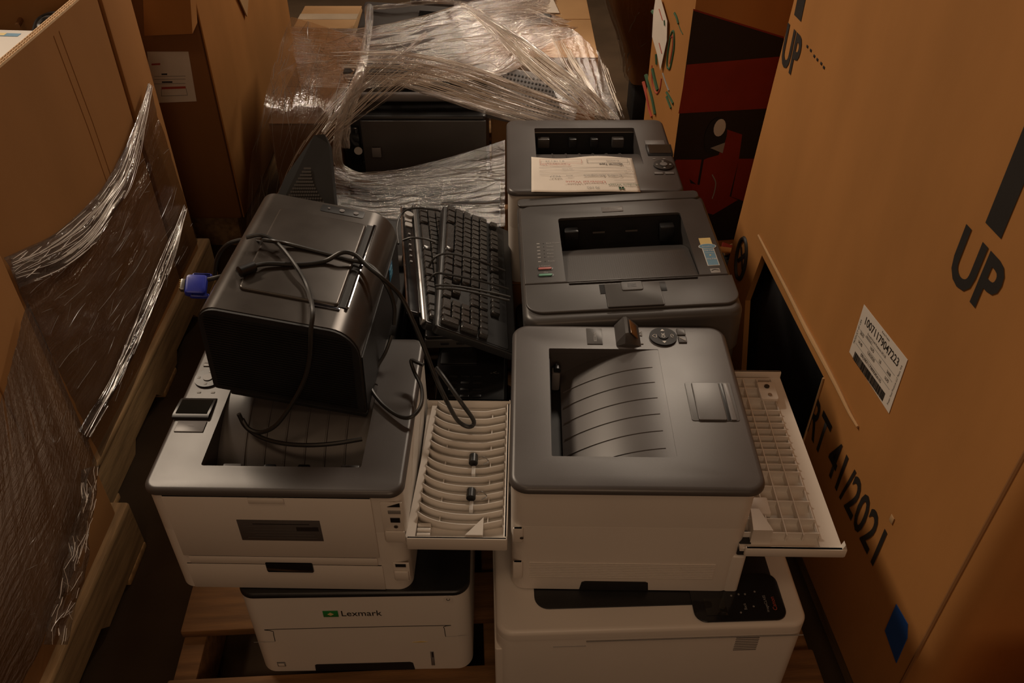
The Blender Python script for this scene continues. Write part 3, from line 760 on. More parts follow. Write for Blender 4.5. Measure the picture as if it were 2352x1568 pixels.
# ------------------------------------------------------------------ keyboards
def keyboard(label, loc, rot, silver=False):
    t = thing('keyboard', label, 'keyboard', loc, rot)
    W, L = .075, .222
    obj('housing', MB().slab(-W, W + (.0 if silver else .012), -L, L, -.020, -.004, .008, .004), BLACK, t)
    obj('key_well', MB().slab(-W + .006, W - .006, -L + .006, L - .006, -.0038, -.0030, .004, .0004), BLACKM, t)
    # one keycap mesh, 1 x 1 unit, tapered
    b = MB(); rings = []
    for z, i in ((0, .02), (.6, .04), (.93, .08), (1, .12)): rings.append([(x, y, z) for x, y in rrect(-.5 + i, .5 - i, -.5 + i, .5 - i, .06, 2)])
    b.loops(rings); src = obj('key', b, KEY, t)
    U = .0188
    rows = []
    X0 = -W + .0165
    top = L - .008
    def row(x, spans, y0=top, dx=1.0):
        y = y0
        for s_ in spans:
            if s_ > 0: rows.append((x, y - s_ * U / 2, dx * U, s_ * U))
            y -= abs(s_) * U
    row(X0, [1.25, 1.25, 1.25, 6.25, 1.25, 1.25, 1.25, 1.25])
    row(X0 + U, [2.25] + [1] * 10 + [2.75])
    row(X0 + 2 * U, [1.75] + [1] * 11 + [2.25])
    row(X0 + 3 * U, [1.5] + [1] * 12 + [1.5])
    row(X0 + 4 * U, [1] * 13 + [2])
    row(X0 + 5.35 * U, [1, -1, 1, 1, 1, 1, -.5, 1, 1, 1, 1, -.5, 1, 1, 1, 1])
    nv = top - 15.3 * U
    row(X0, [1, 1, 1], nv); row(X0 + U, [-1, 1, -1], nv)
    row(X0 + 3 * U, [1, 1, 1], nv); row(X0 + 4 * U, [1, 1, 1], nv); row(X0 + 5.35 * U, [1, 1, 1], nv)
    nm = nv - 3.3 * U
    row(X0, [2, 1], nm); row(X0 + U, [1, 1, 1], nm); row(X0 + 2 * U, [1, 1, 1], nm); row(X0 + 3 * U, [1, 1, 1], nm); row(X0 + 4 * U, [1, 1, 1, 1], nm)
    row(X0 + .5 * U, [-3, 1], nm, 2.0); row(X0 + 2.5 * U, [-3, 1], nm, 2.0)
    first = True
    for x, y, sx, sy in rows:
        if first: src.location = (x, y, -.003); src.scale = (sx * .97, sy * .97, .0095); first = False
        else: share('key', src, t, (x, y, -.003), (0, 0, 0), (sx * .97, sy * .97, .0095))
    if silver:
        obj('silver_trim', MB().bbox(-W - .006, -W + .002, -L, L, -.014, .001, .002), STEEL, t, label='bright silver front edge')
        mp = obj('media_strip', MB().slab(-W - .030, -W - .006, -L + .02, L - .02, -.012, -.002, .008, .003), GLOSSB, t, label='glossy strip of media buttons')
        obj('silver_rim', MB().tube([(-W - .031, -L + .02, -.004), (-W - .032, 0, -.003), (-W - .031, L - .02, -.004)], .0022, 6), CHROME, mp)
        for k in range(3):
            obj('media_button', MB().slab(-W - .026, -W - .010, .115 + k * .022, .132 + k * .022, -.0018, .001, .004, .001), PALE, mp)
        obj('volume_knob', MB().cyl((-W - .018, .190 - .03, -.0018), .010, .009, n=24), PALE, mp)
        for k in range(6):
            obj('small_button', MB().cyl((-W - .018, .085 - k * .022, -.0018), .003, .002, n=12), GREYM, mp)
    return t


keyboard('black keyboard lying on top in the gap, keys up, cord wound round it', (-.074, 1.440, .525), (R(-1.7), R(25.5), R(1.0)))
keyboard('silver edged keyboard with media buttons, under the black keyboard', (-.118, 1.475, .512), (R(-2.5), R(22), R(6.5)), True)


# ------------------------------------------------------------------ black tower lying on the left printer
t = thing('desktop_computer', 'black desktop tower with ribbed face standing on the left printer, cables over it', 'computer', (-.328, 1.137, .764), (R(-1.3), R(10.8), R(-3.1)))
HT = t
x0, x1, y0, y1, H = -.112, .120, -.170, .166, .150
SH = .165
prof = [(x - z * SH, z) for x, z in rrect(x0, x1, -H, 0, (.006, .006, .040, .030), 8)]
obj('case', MB().loops and (lambda b: (b.loops([[(x, y, z) for x, z in prof] for y in (y0 + .004, y1)]), b)[1])(MB()), CASE, t, smooth=40)
ins = [(x * .985 + .0004, z * .985 - .0011) for x, z in prof]
obj('front_plate', (lambda b: (b.loops([[(x, y0 + .0039, z) for x, z in ins], [(x, y0 - .001, z) for x, z in ins]]), b)[1])(MB()), BLACKM, t)
g = MB()
for k in range(30):
    z = -.012 - k * .0044
    wl = x0 + .010 + max(0, .018 - (-z)) * .6; wr = x1 - .012 - max(0, .022 - (-z)) * .7
    g.box(wl - z * SH, wr - z * SH, y0 - .0034, y0 - .0011, z - .0016, z + .0010)
o = obj('grille', g, BLACK, t, smooth=0)
o['kind'] = 'stuff'
obj('bottom_foot', MB().bbox(x0 + .05, x1 + .026, y0 + .002, y1 - .01, -H - .010, -H - .0005, .002), BLACKM, t)
dr = MB(); dr.slab(-.066, .080, -.116, .118, .0003, .0042, .008, .0035); obj('drive_door', dr, CASE, t)
obj('door_gap', MB().bbox(.0803, .0905, -.114, .121, .0002, .0008, .0003), BLACKM, t)
obj('door_trim', MB().bbox(.0902, .0960, -.116, .122, .0002, .0034, .0014), CHROME, t, label='bright strip beside the drive door')
obj('badge_strip', MB().bbox(.040, .084, -.1230, -.1185, .0002, .0026, .001), mat('bright_badge', (.55, .62, .8, 1), .12, metal=1), t, label='bright bar at the near end of the drive door')
bp = obj('button_panel', MB().slab(-.004, .070, .138, .160, -.0004, .0008, .004, .0005), BLACK, t)
for x in (.010, .032, .056): obj('button', MB().cyl((x, .149, .0010), .0045 if x > .02 else .002, .0012, n=16), GREYM, bp)
obj('side_panel', MB().prism([(x1 + .0002 + .045 * SH, -.045), (x1 + .0020 + .045 * SH, -.045), (x1 + .0020 + (H - .003) * SH, -H + .003), (x1 + .0002 + (H - .003) * SH, -H + .003)], y0 + .006, y1 - .003, 'y'), BLACKM, t, smooth=0)
wb = obj('sticker', MB().prism([(x1 + .0024 + .046 * SH, -.046), (x1 + .0029 + .046 * SH, -.046), (x1 + .0029 + .072 * SH, -.072), (x1 + .0024 + .072 * SH, -.072)], .070, .100, 'y'), mat('blue_badge', (.03, .20, .42, 1), .4), t, label='blue square sticker')
for a in (0, 1):
    for c_ in (0, 1): obj('sticker_pane', MB().prism([(x1 + .0029 + q9 * SH, -q9) for q9 in (.067 - c_ * .009, .0595 - c_ * .009)] + [(x1 + .0034 + q9 * SH, -q9) for q9 in (.0595 - c_ * .009, .067 - c_ * .009)], .076 + a * .0095, .0845 + a * .0095, 'y'), mat('pale_blue', (.1, .38, .6, 1), .4), wb, smooth=0)


# ------------------------------------------------------------------ cables
def P_ht(u, v, dz=.006): return (Matrix.LocRotScale(HT.location, HT.rotation_euler, None)) @ on(HT, u, v, 2, dz)


def cable(name, label, cat, pts, r=.0032, n=8, mt=RUBBER):
    o = obj(name, MB().tube(smoothpath(pts, 7), r, n), mt)
    tag(o, label, cat); return o


vg = thing('video_cable', 'black video cable with blue connector looped over the black tower', 'cable', (0, 0, 0))
c0 = at(478, 642, Y=1.10)
pts = [c0, at(515, 633, Y=1.10), P_ht(560, 618, .010), P_ht(610, 606, .010), P_ht(690, 607, .007), P_ht(745, 600, .008), P_ht(785, 580, .020), P_ht(815, 585, .018), P_ht(845, 612, .012),
       at(880, 640, Y=1.10), at(920, 680, Y=1.10), at(950, 740, Y=1.08), at(975, 800, Y=1.05), at(1000, 865, Y=1.02), at(1028, 925, Y=.99), at(1052, 966, z=.520), at(1078, 980, z=.505), at(1088, 966, z=.512), at(1060, 925, Y=1.03),
       at(1022, 870, Y=1.07), at(1003, 845, Y=1.10)]
obj('cord', MB().tube(smoothpath(pts, 8), .0036, 10), RUBBER, vg)
f0, f1 = P_ht(548, 625, .012), P_ht(585, 611, .012)
obj('ferrite_core', MB().tube([f0, f0.lerp(f1, .05), f0.lerp(f1, .95), f1], lambda q: .0085 if 0 < q < 1 else .006, 14), BLACK, vg)
cn = at(448, 656, Y=1.10)
Mx = Matrix.Translation(cn) @ Euler((R(20), R(8), R(8))).to_matrix().to_4x4()
cb = obj('connector', MB().bbox(-.014, .018, -.018, .018, -.007, .007, .004, Mx), BLUE, vg, label='blue plastic connector')
obj('screw_grip', MB().bbox(-.006, .024, .015, .023, -.004, .004, .003, Mx), BLUE, cb)
obj('screw_grip', MB().bbox(-.006, .024, -.023, -.015, -.004, .004, .003, Mx), BLUE, cb)
obj('metal_shell', MB().bbox(-.021, -.0142, -.010, .010, -.004, .004, .001, Mx), STEEL, cb)
for k in range(5): obj('pin', MB().bbox(-.0225, -.0212, -.0085 + k * .0038, -.0065 + k * .0038, -.002, .004, .0005, Mx), GOLD, cb)

cable('power_cord', 'black cord arching off the left flank of the tower and across its top', 'cable',
      [at(492, 640, Y=1.22), at(500, 590, Y=1.20), at(525, 560, Y=1.19), at(570, 549, Y=1.19), P_ht(612, 552, .020), P_ht(660, 560, .010), P_ht(730, 578, .006), P_ht(800, 596, .006), P_ht(850, 610, .008), at(885, 650, Y=1.10), at(905, 700, Y=1.09), at(905, 745, Y=1.08)], .0034)
cable('power_cord', 'black cord falling down the ribbed face of the tower and curling on the tray', 'cable',
      [P_ht(565, 545, .016), P_ht(600, 540, .020), P_ht(640, 562, .016), P_ht(680, 612, .016), P_ht(706, 660, .012), at(718, 712, Y=.972), at(714, 760, Y=.950), at(712, 815, Y=.944), at(700, 870, Y=.936), at(672, 925, Y=.925), at(635, 975, Y=.915), at(600, 992, Y=.915), at(572, 985, Y=.92), at(556, 962, Y=.93)], .0034)
cable('power_cord', 'black cord lying in the output tray with its cut end to the right', 'cable',
      [at(548, 950, Y=.930), at(565, 980, Y=.925), at(600, 1004, Y=.912), at(650, 1018, z=.592), at(710, 1022, z=.596), at(770, 1018, z=.598), at(832, 1008, z=.598)], .0034)
cable('power_cord', 'black cord looping over the right edge of the left printer', 'cable',
      [at(900, 770, Y=1.10), at(885, 810, Y=1.08), at(862, 850, Y=1.05), at(850, 885, z=.602), at(875, 925, z=.598), at(915, 955, z=.599), at(945, 957, z=.604), at(967, 930, z=.610), at(968, 890, z=.612), at(952, 855, z=.615), at(944, 828, z=.625), at(958, 832, z=.625), at(972, 838, z=.625)], .0030)


def kbp(u, v, Y): return at(u, v, Y=Y)


kc = thing('thin_cord', 'thin black cord wound several times round the two keyboards', 'cable', (0, 0, 0))
for path in ([(985, 612, 1.335), (1000, 590, 1.34), (1030, 582, 1.345), (1080, 592, 1.345), (1130, 610, 1.35), (1160, 622, 1.35)],
             [(985, 645, 1.29), (1000, 628, 1.295), (1030, 630, 1.295), (1090, 642, 1.30), (1140, 655, 1.30), (1168, 664, 1.30)],
             [(1000, 655, 1.27), (1040, 656, 1.27), (1090, 664, 1.275), (1140, 674, 1.275), (1172, 682, 1.275)],
             [(1002, 662, 1.26), (1050, 664, 1.26), (1110, 676, 1.265), (1170, 690, 1.265)],
             [(915, 560, 1.44), (912, 520, 1.50), (925, 488, 1.545), (955, 478, 1.55), (1000, 482, 1.55), (1012, 486, 1.55)],
             [(925, 552, 1.44), (945, 546, 1.44), (975, 548, 1.44), (1000, 556, 1.44)]):
    obj('cord_turn', MB().tube(smoothpath([kbp(*p) for p in path], 6), .0022, 7), RUBBER, kc)

# dark clutter to the left of the keyboards and behind the left column
t = thing('computer_monitor', 'black monitor lying flat behind the left column under the wedge shaped cover', 'monitor', (-.40, 1.50, PALZ))
obj('back_shell', MB().slab(-.165, .185, -.30, .33, 0, .300, .02, .02), BLACK, t)
obj('screen_bezel', MB().slab(-.160, .180, -.295, .325, .3005, .335, .01, .004), BLACKM, t)
obj('hinge_bar', MB().cyl((.10, .02, .350), .012, .07, 'x', 16), GREYM, t)

t = thing('speaker_cover', 'black wedge shaped perforated cover standing behind the tower', 'cover', (0, 0, 0))
bl, br_ = at(560, 478, Y=1.42), at(770, 478, Y=1.42)
bl = bl + (bl - at(655, 405, Y=1.46)) * ((bl.z - .481) / (at(655, 405, Y=1.46).z - bl.z)); br_ = br_ + (br_ - at(755, 330, Y=1.50)) * ((br_.z - .481) / (at(755, 330, Y=1.50).z - br_.z))
bl.x = max(bl.x, -.56); A = [bl, br_, at(755, 330, Y=1.50), at(745, 308, Y=1.51), at(722, 310, Y=1.51), at(655, 405, Y=1.46)]
n_ = (A[1] - A[0]).cross(A[3] - A[0]).normalized()
b = MB(); b.loops([[p for p in A], [p - n_ * .03 * (-1 if n_.y < 0 else 1) * -1 for p in A]]); obj('shell', b, BLACKM, t, smooth=0)
b = MB()
nn = n_ if n_.y < 0 else -n_
for i in range(15):
    for j in range(12):
        p = at(560, 478, Y=1.42).lerp(at(770, 478, Y=1.42), .42 + i * .032).lerp(A[3], .04 + j * .045)
        if i / 15 < 1 - j / 16:
            M = Matrix.Translation(p + nn * .0006) @ nn.to_track_quat('Z', 'Y').to_matrix().to_4x4()
            b.cyl((0, 0, 0), .0022, .0006, n=6, M=M)
o = obj('perforation', b, CHAR, t, smooth=0); o['kind'] = 'stuff'

# paper form lying upside down on the back printer
pf = thing('paper_form', 'white paper waste form lying upside down on the backmost printer', 'paper', (.172, 1.75, BPZ), (0, 0, R(.5)))
x0, x1, y0, y1 = -.134, .090, -.178, -.024


def wav(x, y): return .0028 + .0016 * sin(x * 40 + 1) * (.4 + .6 * (y - y0) / (y1 - y0)) + .0008 * sin(y * 60) + (.004 * max(0, 1 - abs(x + .06) / .03) if y < y0 + .01 else 0) * 0


b = MB(); b.grid(lambda i, j: (x0 + (x1 - x0) * i + .004 * j * (i < .01), y0 + (y1 - y0) * j - .003 * sin(i * 7) * j, wav(x0 + (x1 - x0) * i, y0 + (y1 - y0) * j)), 30, 14)
o = obj('sheet', b, PAPER, pf, smooth=60, fix=False); md = o.modifiers.new('thick', 'SOLIDIFY'); md.thickness = .0003
PX, PY = (-1, 0, 0), (0, -1, 0)
Zp = .0058


def ptx(s, size, x, y, m, **k): text('printing', s, size, (x, y, Zp), PX, PY, m, pf, **k)


def pln(xa, xb, y, m=INKG, wd=.0006): obj('ruled_line', MB().box(min(xa, xb), max(xa, xb), y - wd / 2, y + wd / 2, Zp - .0002, Zp), m, pf, smooth=0)


ptx('M', .016, .052, -.166, INKGR, bold=.0004)
ptx('Modern Waste', .0105, .058, -.153, INKGR)
ptx('Universal Waste', .0125, -.020, -.140, INKR)
ptx('70 HG', .010, -.006, -.163, INKG)
ptx('Facility Name', .006, .070, -.110, INKG); ptx('Collins Aerospace', .011, .018, -.113, INKG); ptx('SO16', .006, -.052, -.113, INK); ptx('9627', .012, -.082, -.116, INKG)
ptx('Address', .006, .075, -.096, INKG); ptx('City', .006, .076, -.081, INKG); ptx('Zip Code', .006, -.055, -.084, INKG)
ptx('Material Type', .0090, .040, -.063, INK, bold=.0002); ptx('Accumulation Start', .0085, -.080, -.064, INKR)
ptx('E-waste', .009, .045, -.048, INKG); ptx('8 | 18 | 25', .010, -.080, -.049, INKG)
for y in (-.106, -.092, -.077): pln(-.115, .072, y)
pln(.030, .084, -.147, INKGR); pln(.040, .082, -.134, INKG)
for xa, xb, ya, yb, m in ((-.010, .078, -.057, -.039, INK), (-.112, -.022, -.058, -.040, INKR)):
    pln(xa, xb, ya, m); pln(xa, xb, yb, m)
    for x in (xa, xb): obj('ruled_line', MB().box(x - .0003, x + .0003, ya, yb, Zp - .0002, Zp), m, pf, smooth=0)


# ------------------------------------------------------------------ the big box on the right
t = thing('cardboard_box', 'big brown box with UP arrows, barcode label and blue tape, filling the right side', 'box', (.5792, 1.0, 0), (0, 0, math.atan(.08)))
BB = t


def G(u, v, d=0.0): return on(BB, u, v, 0, -d)


YN, YF, HB = -.335, .712, 1.30
b = MB()
def bring(z, lean=None):
    yf_ = .755 - .125 * (z - .31) ; return [(x, y if y < .3 else y - YF + yf_, z) for x, y in rrect(0, 1.0, YN, YF, (.045, .045, .012, .012), 6)]
for r_ in (bring(.10), bring(HB)): pass
rings_ = [bring(.10), bring(.6), bring(HB)]
vr_ = b.loops(rings_)
b.bm.faces.ensure_lookup_table(); b.bm.normal_update()
for f in list(b.bm.faces):   # open the long aisle face, then close it again round an opening cut to darken the shaded part
    if abs(f.normal.x) > .98 and f.calc_center_median().x < .01 and f.calc_area() > .2: b.bm.faces.remove(f)
hp = [G(*q_) for q_ in ((1750, 586), (1892, 866), (1845, 1020), (1790, 1190), (1700, 900), (1712, 690))]
n_ = len(rings_[0]); ed = [(i, p) for i, p in enumerate(rings_[0]) if abs(p[0]) < 1e-4]
iy0 = min(ed, key=lambda e: e[1][1])[0]; iy1 = max(ed, key=lambda e: e[1][1])[0]
outv = [vr_[0][iy0], vr_[1][iy0], vr_[2][iy0], vr_[2][iy1], vr_[1][iy1], vr_[0][iy1]]
hv = [b.bm.verts.new((0, p.y, p.z)) for p in hp]
hb = [b.bm.verts.new((.012, p.y, p.z)) for p in hp]
allv = outv + hv
for tri in tessellate_polygon([[v.co for v in outv], [v.co for v in hv]]): b.face([allv[i] for i in tri])
for i in range(6): b.face((hv[i], hv[(i + 1) % 6], hb[(i + 1) % 6], hb[i]))
obj('body', b, CARD, t, smooth=30)
obj('dark_backing', MB().bbox(.03, .20, .14, .70, .12, .62, .02), BLACKM, t)  # black block added to keep the opening dark
obj('skid', MB().bbox(.03, .97, YN + .03, YF - .03, 0, .0995, .004), WOODY, t)
# worn fold running down the near corner
obj('corner_fold', MB().tube([(-.001 + .004, YN + .040, .1), (.0025, YN + .042, .5), (.003, YN + .041, 1.0), (.003, YN + .040, HB - .02)], .0042, 8), CARD2, t)
# torn tape ridge (a peeled crease) along the lower part
r0 = [G(1742, 540, .002), G(1775, 603, .003), G(1815, 680, .003), G(1850, 750, .003), G(1890, 825, .003), G(1925, 893, .003), G(1950, 945, .003), G(1970, 980, .002)]
obj('peeled_tape_ridge', MB().tube(smoothpath(r0, 6), lambda q: .0045 * (1 - abs(q - .5) * 1.2) + .0006, 8), CARD3, t)
# a second, lower sleeve of board behind which the box falls into shadow
q = [G(1893, 868), G(1848, 1010)]
ysl = (q[0].y + q[1].y) / 2
lo = G(1970, 980)
obj('board_edge', MB().tube([Vector((-.0012, q[0].y, q[0].z)), Vector((-.0016, q[1].y, q[1].z)), Vector((-.0012, q[1].y + .004, .12))], .0022, 6), CARD3, t)


def quad_print(name, pix, m, d=.0006, parent=None, th=.0004):
    P = [G(*p) for p in pix]
    b = MB(); b.loops([[(-d, p.y, p.z) for p in P], [(-d - th, p.y, p.z) for p in P]])
    return obj(name, b, m, parent or t, smooth=0)


yb = -1
# arrow shafts (their heads are above the frame) and the word under each
for y_, z_ in ((.626, .964), (-.0955, .954)):
    wd = .0185
    obj('printed_arrow', MB().prism([(y_ - wd, z_), (y_ + wd, z_), (y_ + wd, z_ + .26), (y_ + .06, z_ + .26), (y_, z_ + .33), (y_ - .06, z_ + .26), (y_ - wd, z_ + .26)], -.0010, -.0006, 'x'), INK, t, smooth=0)
for y_, z_, w_ in ((.623, .903, .086), (-.096, .8925, .104)):
    text('lettering', 'UP', .107, (-.0012, y_, z_), (0, -1, 0), Z_, INK, t, bold=.0030, fit=(w_, .079))
text('lettering', 'RT 41/2021', .12, (-.0010, .024, .380), (0, -1, 0), Z_, INK, t, bold=.0020, fit=(.318, .088))
# round mark near the far lower corner
p = G(1704, 594)
b = MB(); b.tube([(-.0010, p.y + .030 * cos(a * pi / 16), p.z + .052 * sin(a * pi / 16)) for a in range(33)], .0050, 6); obj('printed_mark', b, INK, t)
text('lettering', 'X', .06, (-.0015, p.y, p.z), (0, -1, 0), Z_, INK, t, bold=.002)
# staple holes
for u, v in ((1855, 107), (1863, 116), (1871, 129), (1878, 137), (1887, 146), (1893, 155)):
    p = G(u, v); obj('staple_hole', MB().bbox(-.0012, .0004, p.y - .0035, p.y + .0035, p.z - .0022, p.z + .0022, .0004), BLACKM, t)
tr_ = G(2050, 1192)
obj('torn_spot', MB().bbox(-.0020, -.0004, tr_.y - .005, tr_.y + .005, tr_.z - .007, tr_.z + .007, .0008), CARD3, t)
bt = obj('blue_tape', MB().loops and (lambda b: (b.loops([[(-.0004, G(*p).y, G(*p).z) for p in ((2060, 1387), (2086, 1432), (2085, 1465), (2060, 1522), (2034, 1448))], [(-.0014, G(*p).y, G(*p).z) for p in ((2060, 1387), (2086, 1432), (2085, 1465), (2060, 1522), (2034, 1448))]]), b)[1])(MB()), BLUET, t, smooth=0, label='piece of blue masking tape')
# barcode label
L = [G(1986, 699), G(2086, 826), G(2043, 949), G(1952, 808)]
lab = quad_print('barcode_label', [(1986, 699), (2086, 826), (2043, 949), (1952, 808)], PAPERW, .0006, th=.0005)
ly0, ly1 = L[0].y, L[1].y; lzt, lzb = (L[0].z + L[1].z) / 2, (L[2].z + L[3].z) / 2
lw, lh = ly0 - ly1, lzt - lzb
def lp(u_, v_): return (-.0014, ly0 - lw * u_, L[0].z + (L[1].z - L[0].z) * u_ - lh * v_)
def lt(s, size, u_, v_, **k):
    return text('printing', s, size, lp(u_, v_), (0, -1, (L[1].z - L[0].z) / lw), Z_, INK, lab, **k)
lt('10071179047223', .0205, .50, .20, sx=.86, bold=.0002)
lt('Keep Frozen', .005, .55, .05); lt('French Fried Potatoes 6/5 LB', .0062, .45, .34, sx=.9)
lt('PRODUCT', .0060, .30, .40, sx=.8)
for s, u_, v_ in (('3676', .14, .46), ('14:40', .16, .62), ('1670', .40, .48), ('13032020', .42, .60), ('LB', .60, .50), ('3608', .80, .50), ('1670', .80, .62)): lt(s, .0085, u_, v_, sx=.8)
lt('(00)300711798905856165', .0088, .48, .76, sx=.82)
text('printing', 'PRODUCT OF USA', .006, lp(.045, .5), Z_, (0, 1, 0), INK, lab)
text('printing', 'Frozen Food Products LLC Pasco, WA', .0056, lp(.955, .55), Z_, (0, 1, 0), INK, lab, sx=.9)
for v_ in (.42, .55, .70): 
    a, c_ = Vector(lp(.08, v_)), Vector(lp(.9, v_)); obj('label_line', MB().tube([a, c_], .0003, 4), INK, lab)
u_ = .12
bars = MB()
while u_ < .86:
    wd = random.choice((.004, .004, .008, .012)); a = Vector(lp(u_, .83)); c_ = Vector(lp(u_ + wd, .99))
    bars.box(-.0018, -.0014, min(a.y, c_.y), max(a.y, c_.y), c_.z, a.z); u_ += wd + random.choice((.005, .007, .011))
o = obj('barcode', bars, INK, lab, smooth=0); o['kind'] = 'stuff'

# next box, nearer, only its corner shows at the bottom right
carton('plain brown box at the bottom right corner, in front of the big box', .625, 1.5, -.05, .575, .0, .55, CARD, 4.5, name='cardboard_box', tape=False)

# ------------------------------------------------------------------ red and black printed bin behind
ang = R(10)
t = thing('produce_bin', 'cardboard produce bin printed black and red with an oval hand hole', 'box', (.425, 2.05, 0), (0, 0, ang))
WB = t


def Q(u, v): return on(WB, u, v, 1, 0)


c1 = (-.020, .22)
plan = [(0, 0), (.75, 0), (.93, .20), (.93, .48), (.75, .68), (.36, .68), (.18, .48), c1]
b = MB(); b.prism(plan, .10, 1.35); obj('body', b, CARD, t, smooth=0)
obj('skid', MB().bbox(.20, .90, .06, .45, 0, .0995, .004), WOODY, t)


def qp(name, pix, m, d=.0006, th=.0004):
    P = [Q(*p) for p in pix]; b = MB(); b.loops([[(p.x, -d, p.z) for p in P], [(p.x, -d - th, p.z) for p in P]]); return obj(name, b, m, t, smooth=0)


qp('printed_black', [(1592, 24), (1800, 88), (1830, 540), (1520, 560)], BLKP, .0006)
qp('printed_red_edge', [(1592, 20), (1800, 84), (1800, 88), (1592, 24)], REDP, .0004)
qp('printed_red', [(1577, 148), (1795, 129), (1770, 248), (1558, 260)], REDP, .0012)
qp('printed_red', [(1553, 366), (1611, 366), (1601, 424), (1583, 410), (1590, 436), (1612, 470), (1545, 520), (1530, 400)], REDP, .0012)
qp('printed_red_arrow', [(1668, 296), (1704, 308), (1696, 368), (1688, 398), (1675, 450), (1694, 458), (1637, 492), (1597, 480), (1585, 420), (1606, 424), (1616, 366), (1625, 362), (1650, 355)], REDP, .0018)
qp('printed_red', [(1697, 364), (1735, 364), (1718, 468), (1700, 458), (1679, 451)], REDP, .0012)
h = MB(); pc = Q(1643, 312); h.loops([[(pc.x + .030 * cos(a * pi / 14), y_, pc.z + (.052 if True else 0) * sin(a * pi / 14)) for a in range(28)] for y_ in (-.0022, -.0026)]); hh = obj('hand_hole', h, BLACKM, t, smooth=0)
p = Q(1652, 292); obj('liner_piece', MB().loops and (lambda b: (b.loops([[(p.x + .016 * cos(a * pi / 8), -.0030, p.z + .024 * sin(a * pi / 8)) for a in range(16)], [(p.x + .016 * cos(a * pi / 8), -.0036, p.z + .024 * sin(a * pi / 8)) for a in range(16)]]), b)[1])(MB()), WHT, hh, smooth=0)
p = Q(1648, 345); obj('liner_piece', MB().prism([(p.x - .022, p.z + .010), (p.x + .016, p.z + .022), (p.x + .014, p.z - .008)], -.0036, -.0030, 'y'), PALE, hh, smooth=0)
obj('scratch', MB().tube(smoothpath([Q(1635, 400) - Vector((0, .0024, 0)), Q(1643, 418) - Vector((0, .0024, 0)), Q(1640, 440) - Vector((0, .0024, 0)), Q(1635, 455) - Vector((0, .0024, 0))], 4), .0016, 5), PALE, t)
# narrow left face: label sheet, green and red print
fd = (Vector((c1[0], c1[1], 0))).normalized(); fn = Vector((-fd.y, fd.x, 0))
if fn.x > 0: fn = -fn
Mw = Matrix.LocRotScale(WB.location, WB.rotation_euler, None)


def F(u, v, off=.001):
    Mi = Mw.inverted(); o = Mi @ Vector((0, 0, CAMZ)); d = Mi.to_3x3() @ ray(u, v)
    k = -(o.dot(fn)) / d.dot(fn); return o + d * k + fn * off


def fp_(name, pix, m, off=.001):
    P = [F(*p, off) for p in pix]; b = MB(); b.loops([P, [p + fn * .0006 for p in P]]); return obj(name, b, m, t, smooth=0)


sh = fp_('paper_sheet', [(1511, -4), (1523, -4), (1538, 48), (1537, 92), (1522, 161), (1514, 122), (1503, 84), (1506, 30)], PAPER, .006)
for pa in ([(1520, 20), (1528, 46)], [(1520, 98), (1526, 122)]):
    obj('sheet_line', MB().tube([F(*q_, .0075) for q_ in pa], .0012, 4), INKR, sh)
obj('sheet_mark', MB().tube([F(1532, 46, .0075), F(1533, 58, .0075)], .002, 5), INKGR, sh)
for pts_, m, r_ in (([(1541, 82), (1545, 72), (1549, 76), (1549, 110), (1541, 152), (1537, 158), (1533, 150), (1535, 120), (1541, 82)], INKGR, .0028),
                    ([(1542, 86), (1546, 84), (1545, 110), (1539, 146)], INKR, .0020),
                    ([(1498, 150), (1499, 190), (1508, 214), (1516, 205), (1520, 180)], INKR, .0022),
                    ([(1500, 158), (1506, 185), (1512, 207)], INKGR, .006),
                    ([(1508, 124), (1509, 148)], INKGR, .004), ([(1499, 26), (1505, 33)], INKGR, .005),
                    ([(1484, 172), (1492, 200), (1500, 230), (1506, 262)], INKGR, .0055), ([(1478, 188), (1486, 220), (1492, 250), (1498, 268)], INKR, .0045),
                    ([(1532, 212), (1540, 225), (1547, 238)], INKGR, .004), ([(1532, 222), (1542, 248)], INKGR, .004),
                    ([(1523, 168), (1530, 190), (1537, 208)], PALE, .0028), ([(1550, 30), (1555, 40), (1559, 54)], INKGR, .0035), ([(1559, 56), (1564, 70), (1569, 79)], INKGR, .0012)):
    obj('printed_stroke', MB().tube(smoothpath([F(*q_, .0005) for q_ in pts_], 5), r_, 6), m, t)

# small litter between this bin and the big box
t = thing('crumpled_wrapper', 'crumpled orange and brown wrapper wedged between the printed bin and the big box', 'litter', tuple(at(1672, 575, Y=1.80)))
for k, (m, a, sc) in enumerate(((CARD, .3, 1), (REDP, -.2, .8), (CARD3, .8, .7))):
    M = Matrix.Translation((random.uniform(-.02, .02), .02 * k, -.012 * k)) @ Euler((.5 * k, .3, a)).to_matrix().to_4x4()
    obj('fold', MB().bbox(-.035 * sc, .035 * sc, -.012, .012, -.003, .003, .002, M), m, t)
obj('packed_rest', MB().bbox(-.03, .03, -.02, .06, -at(1672, 575, Y=1.80).z, -.03, .01), BLACKM, t)

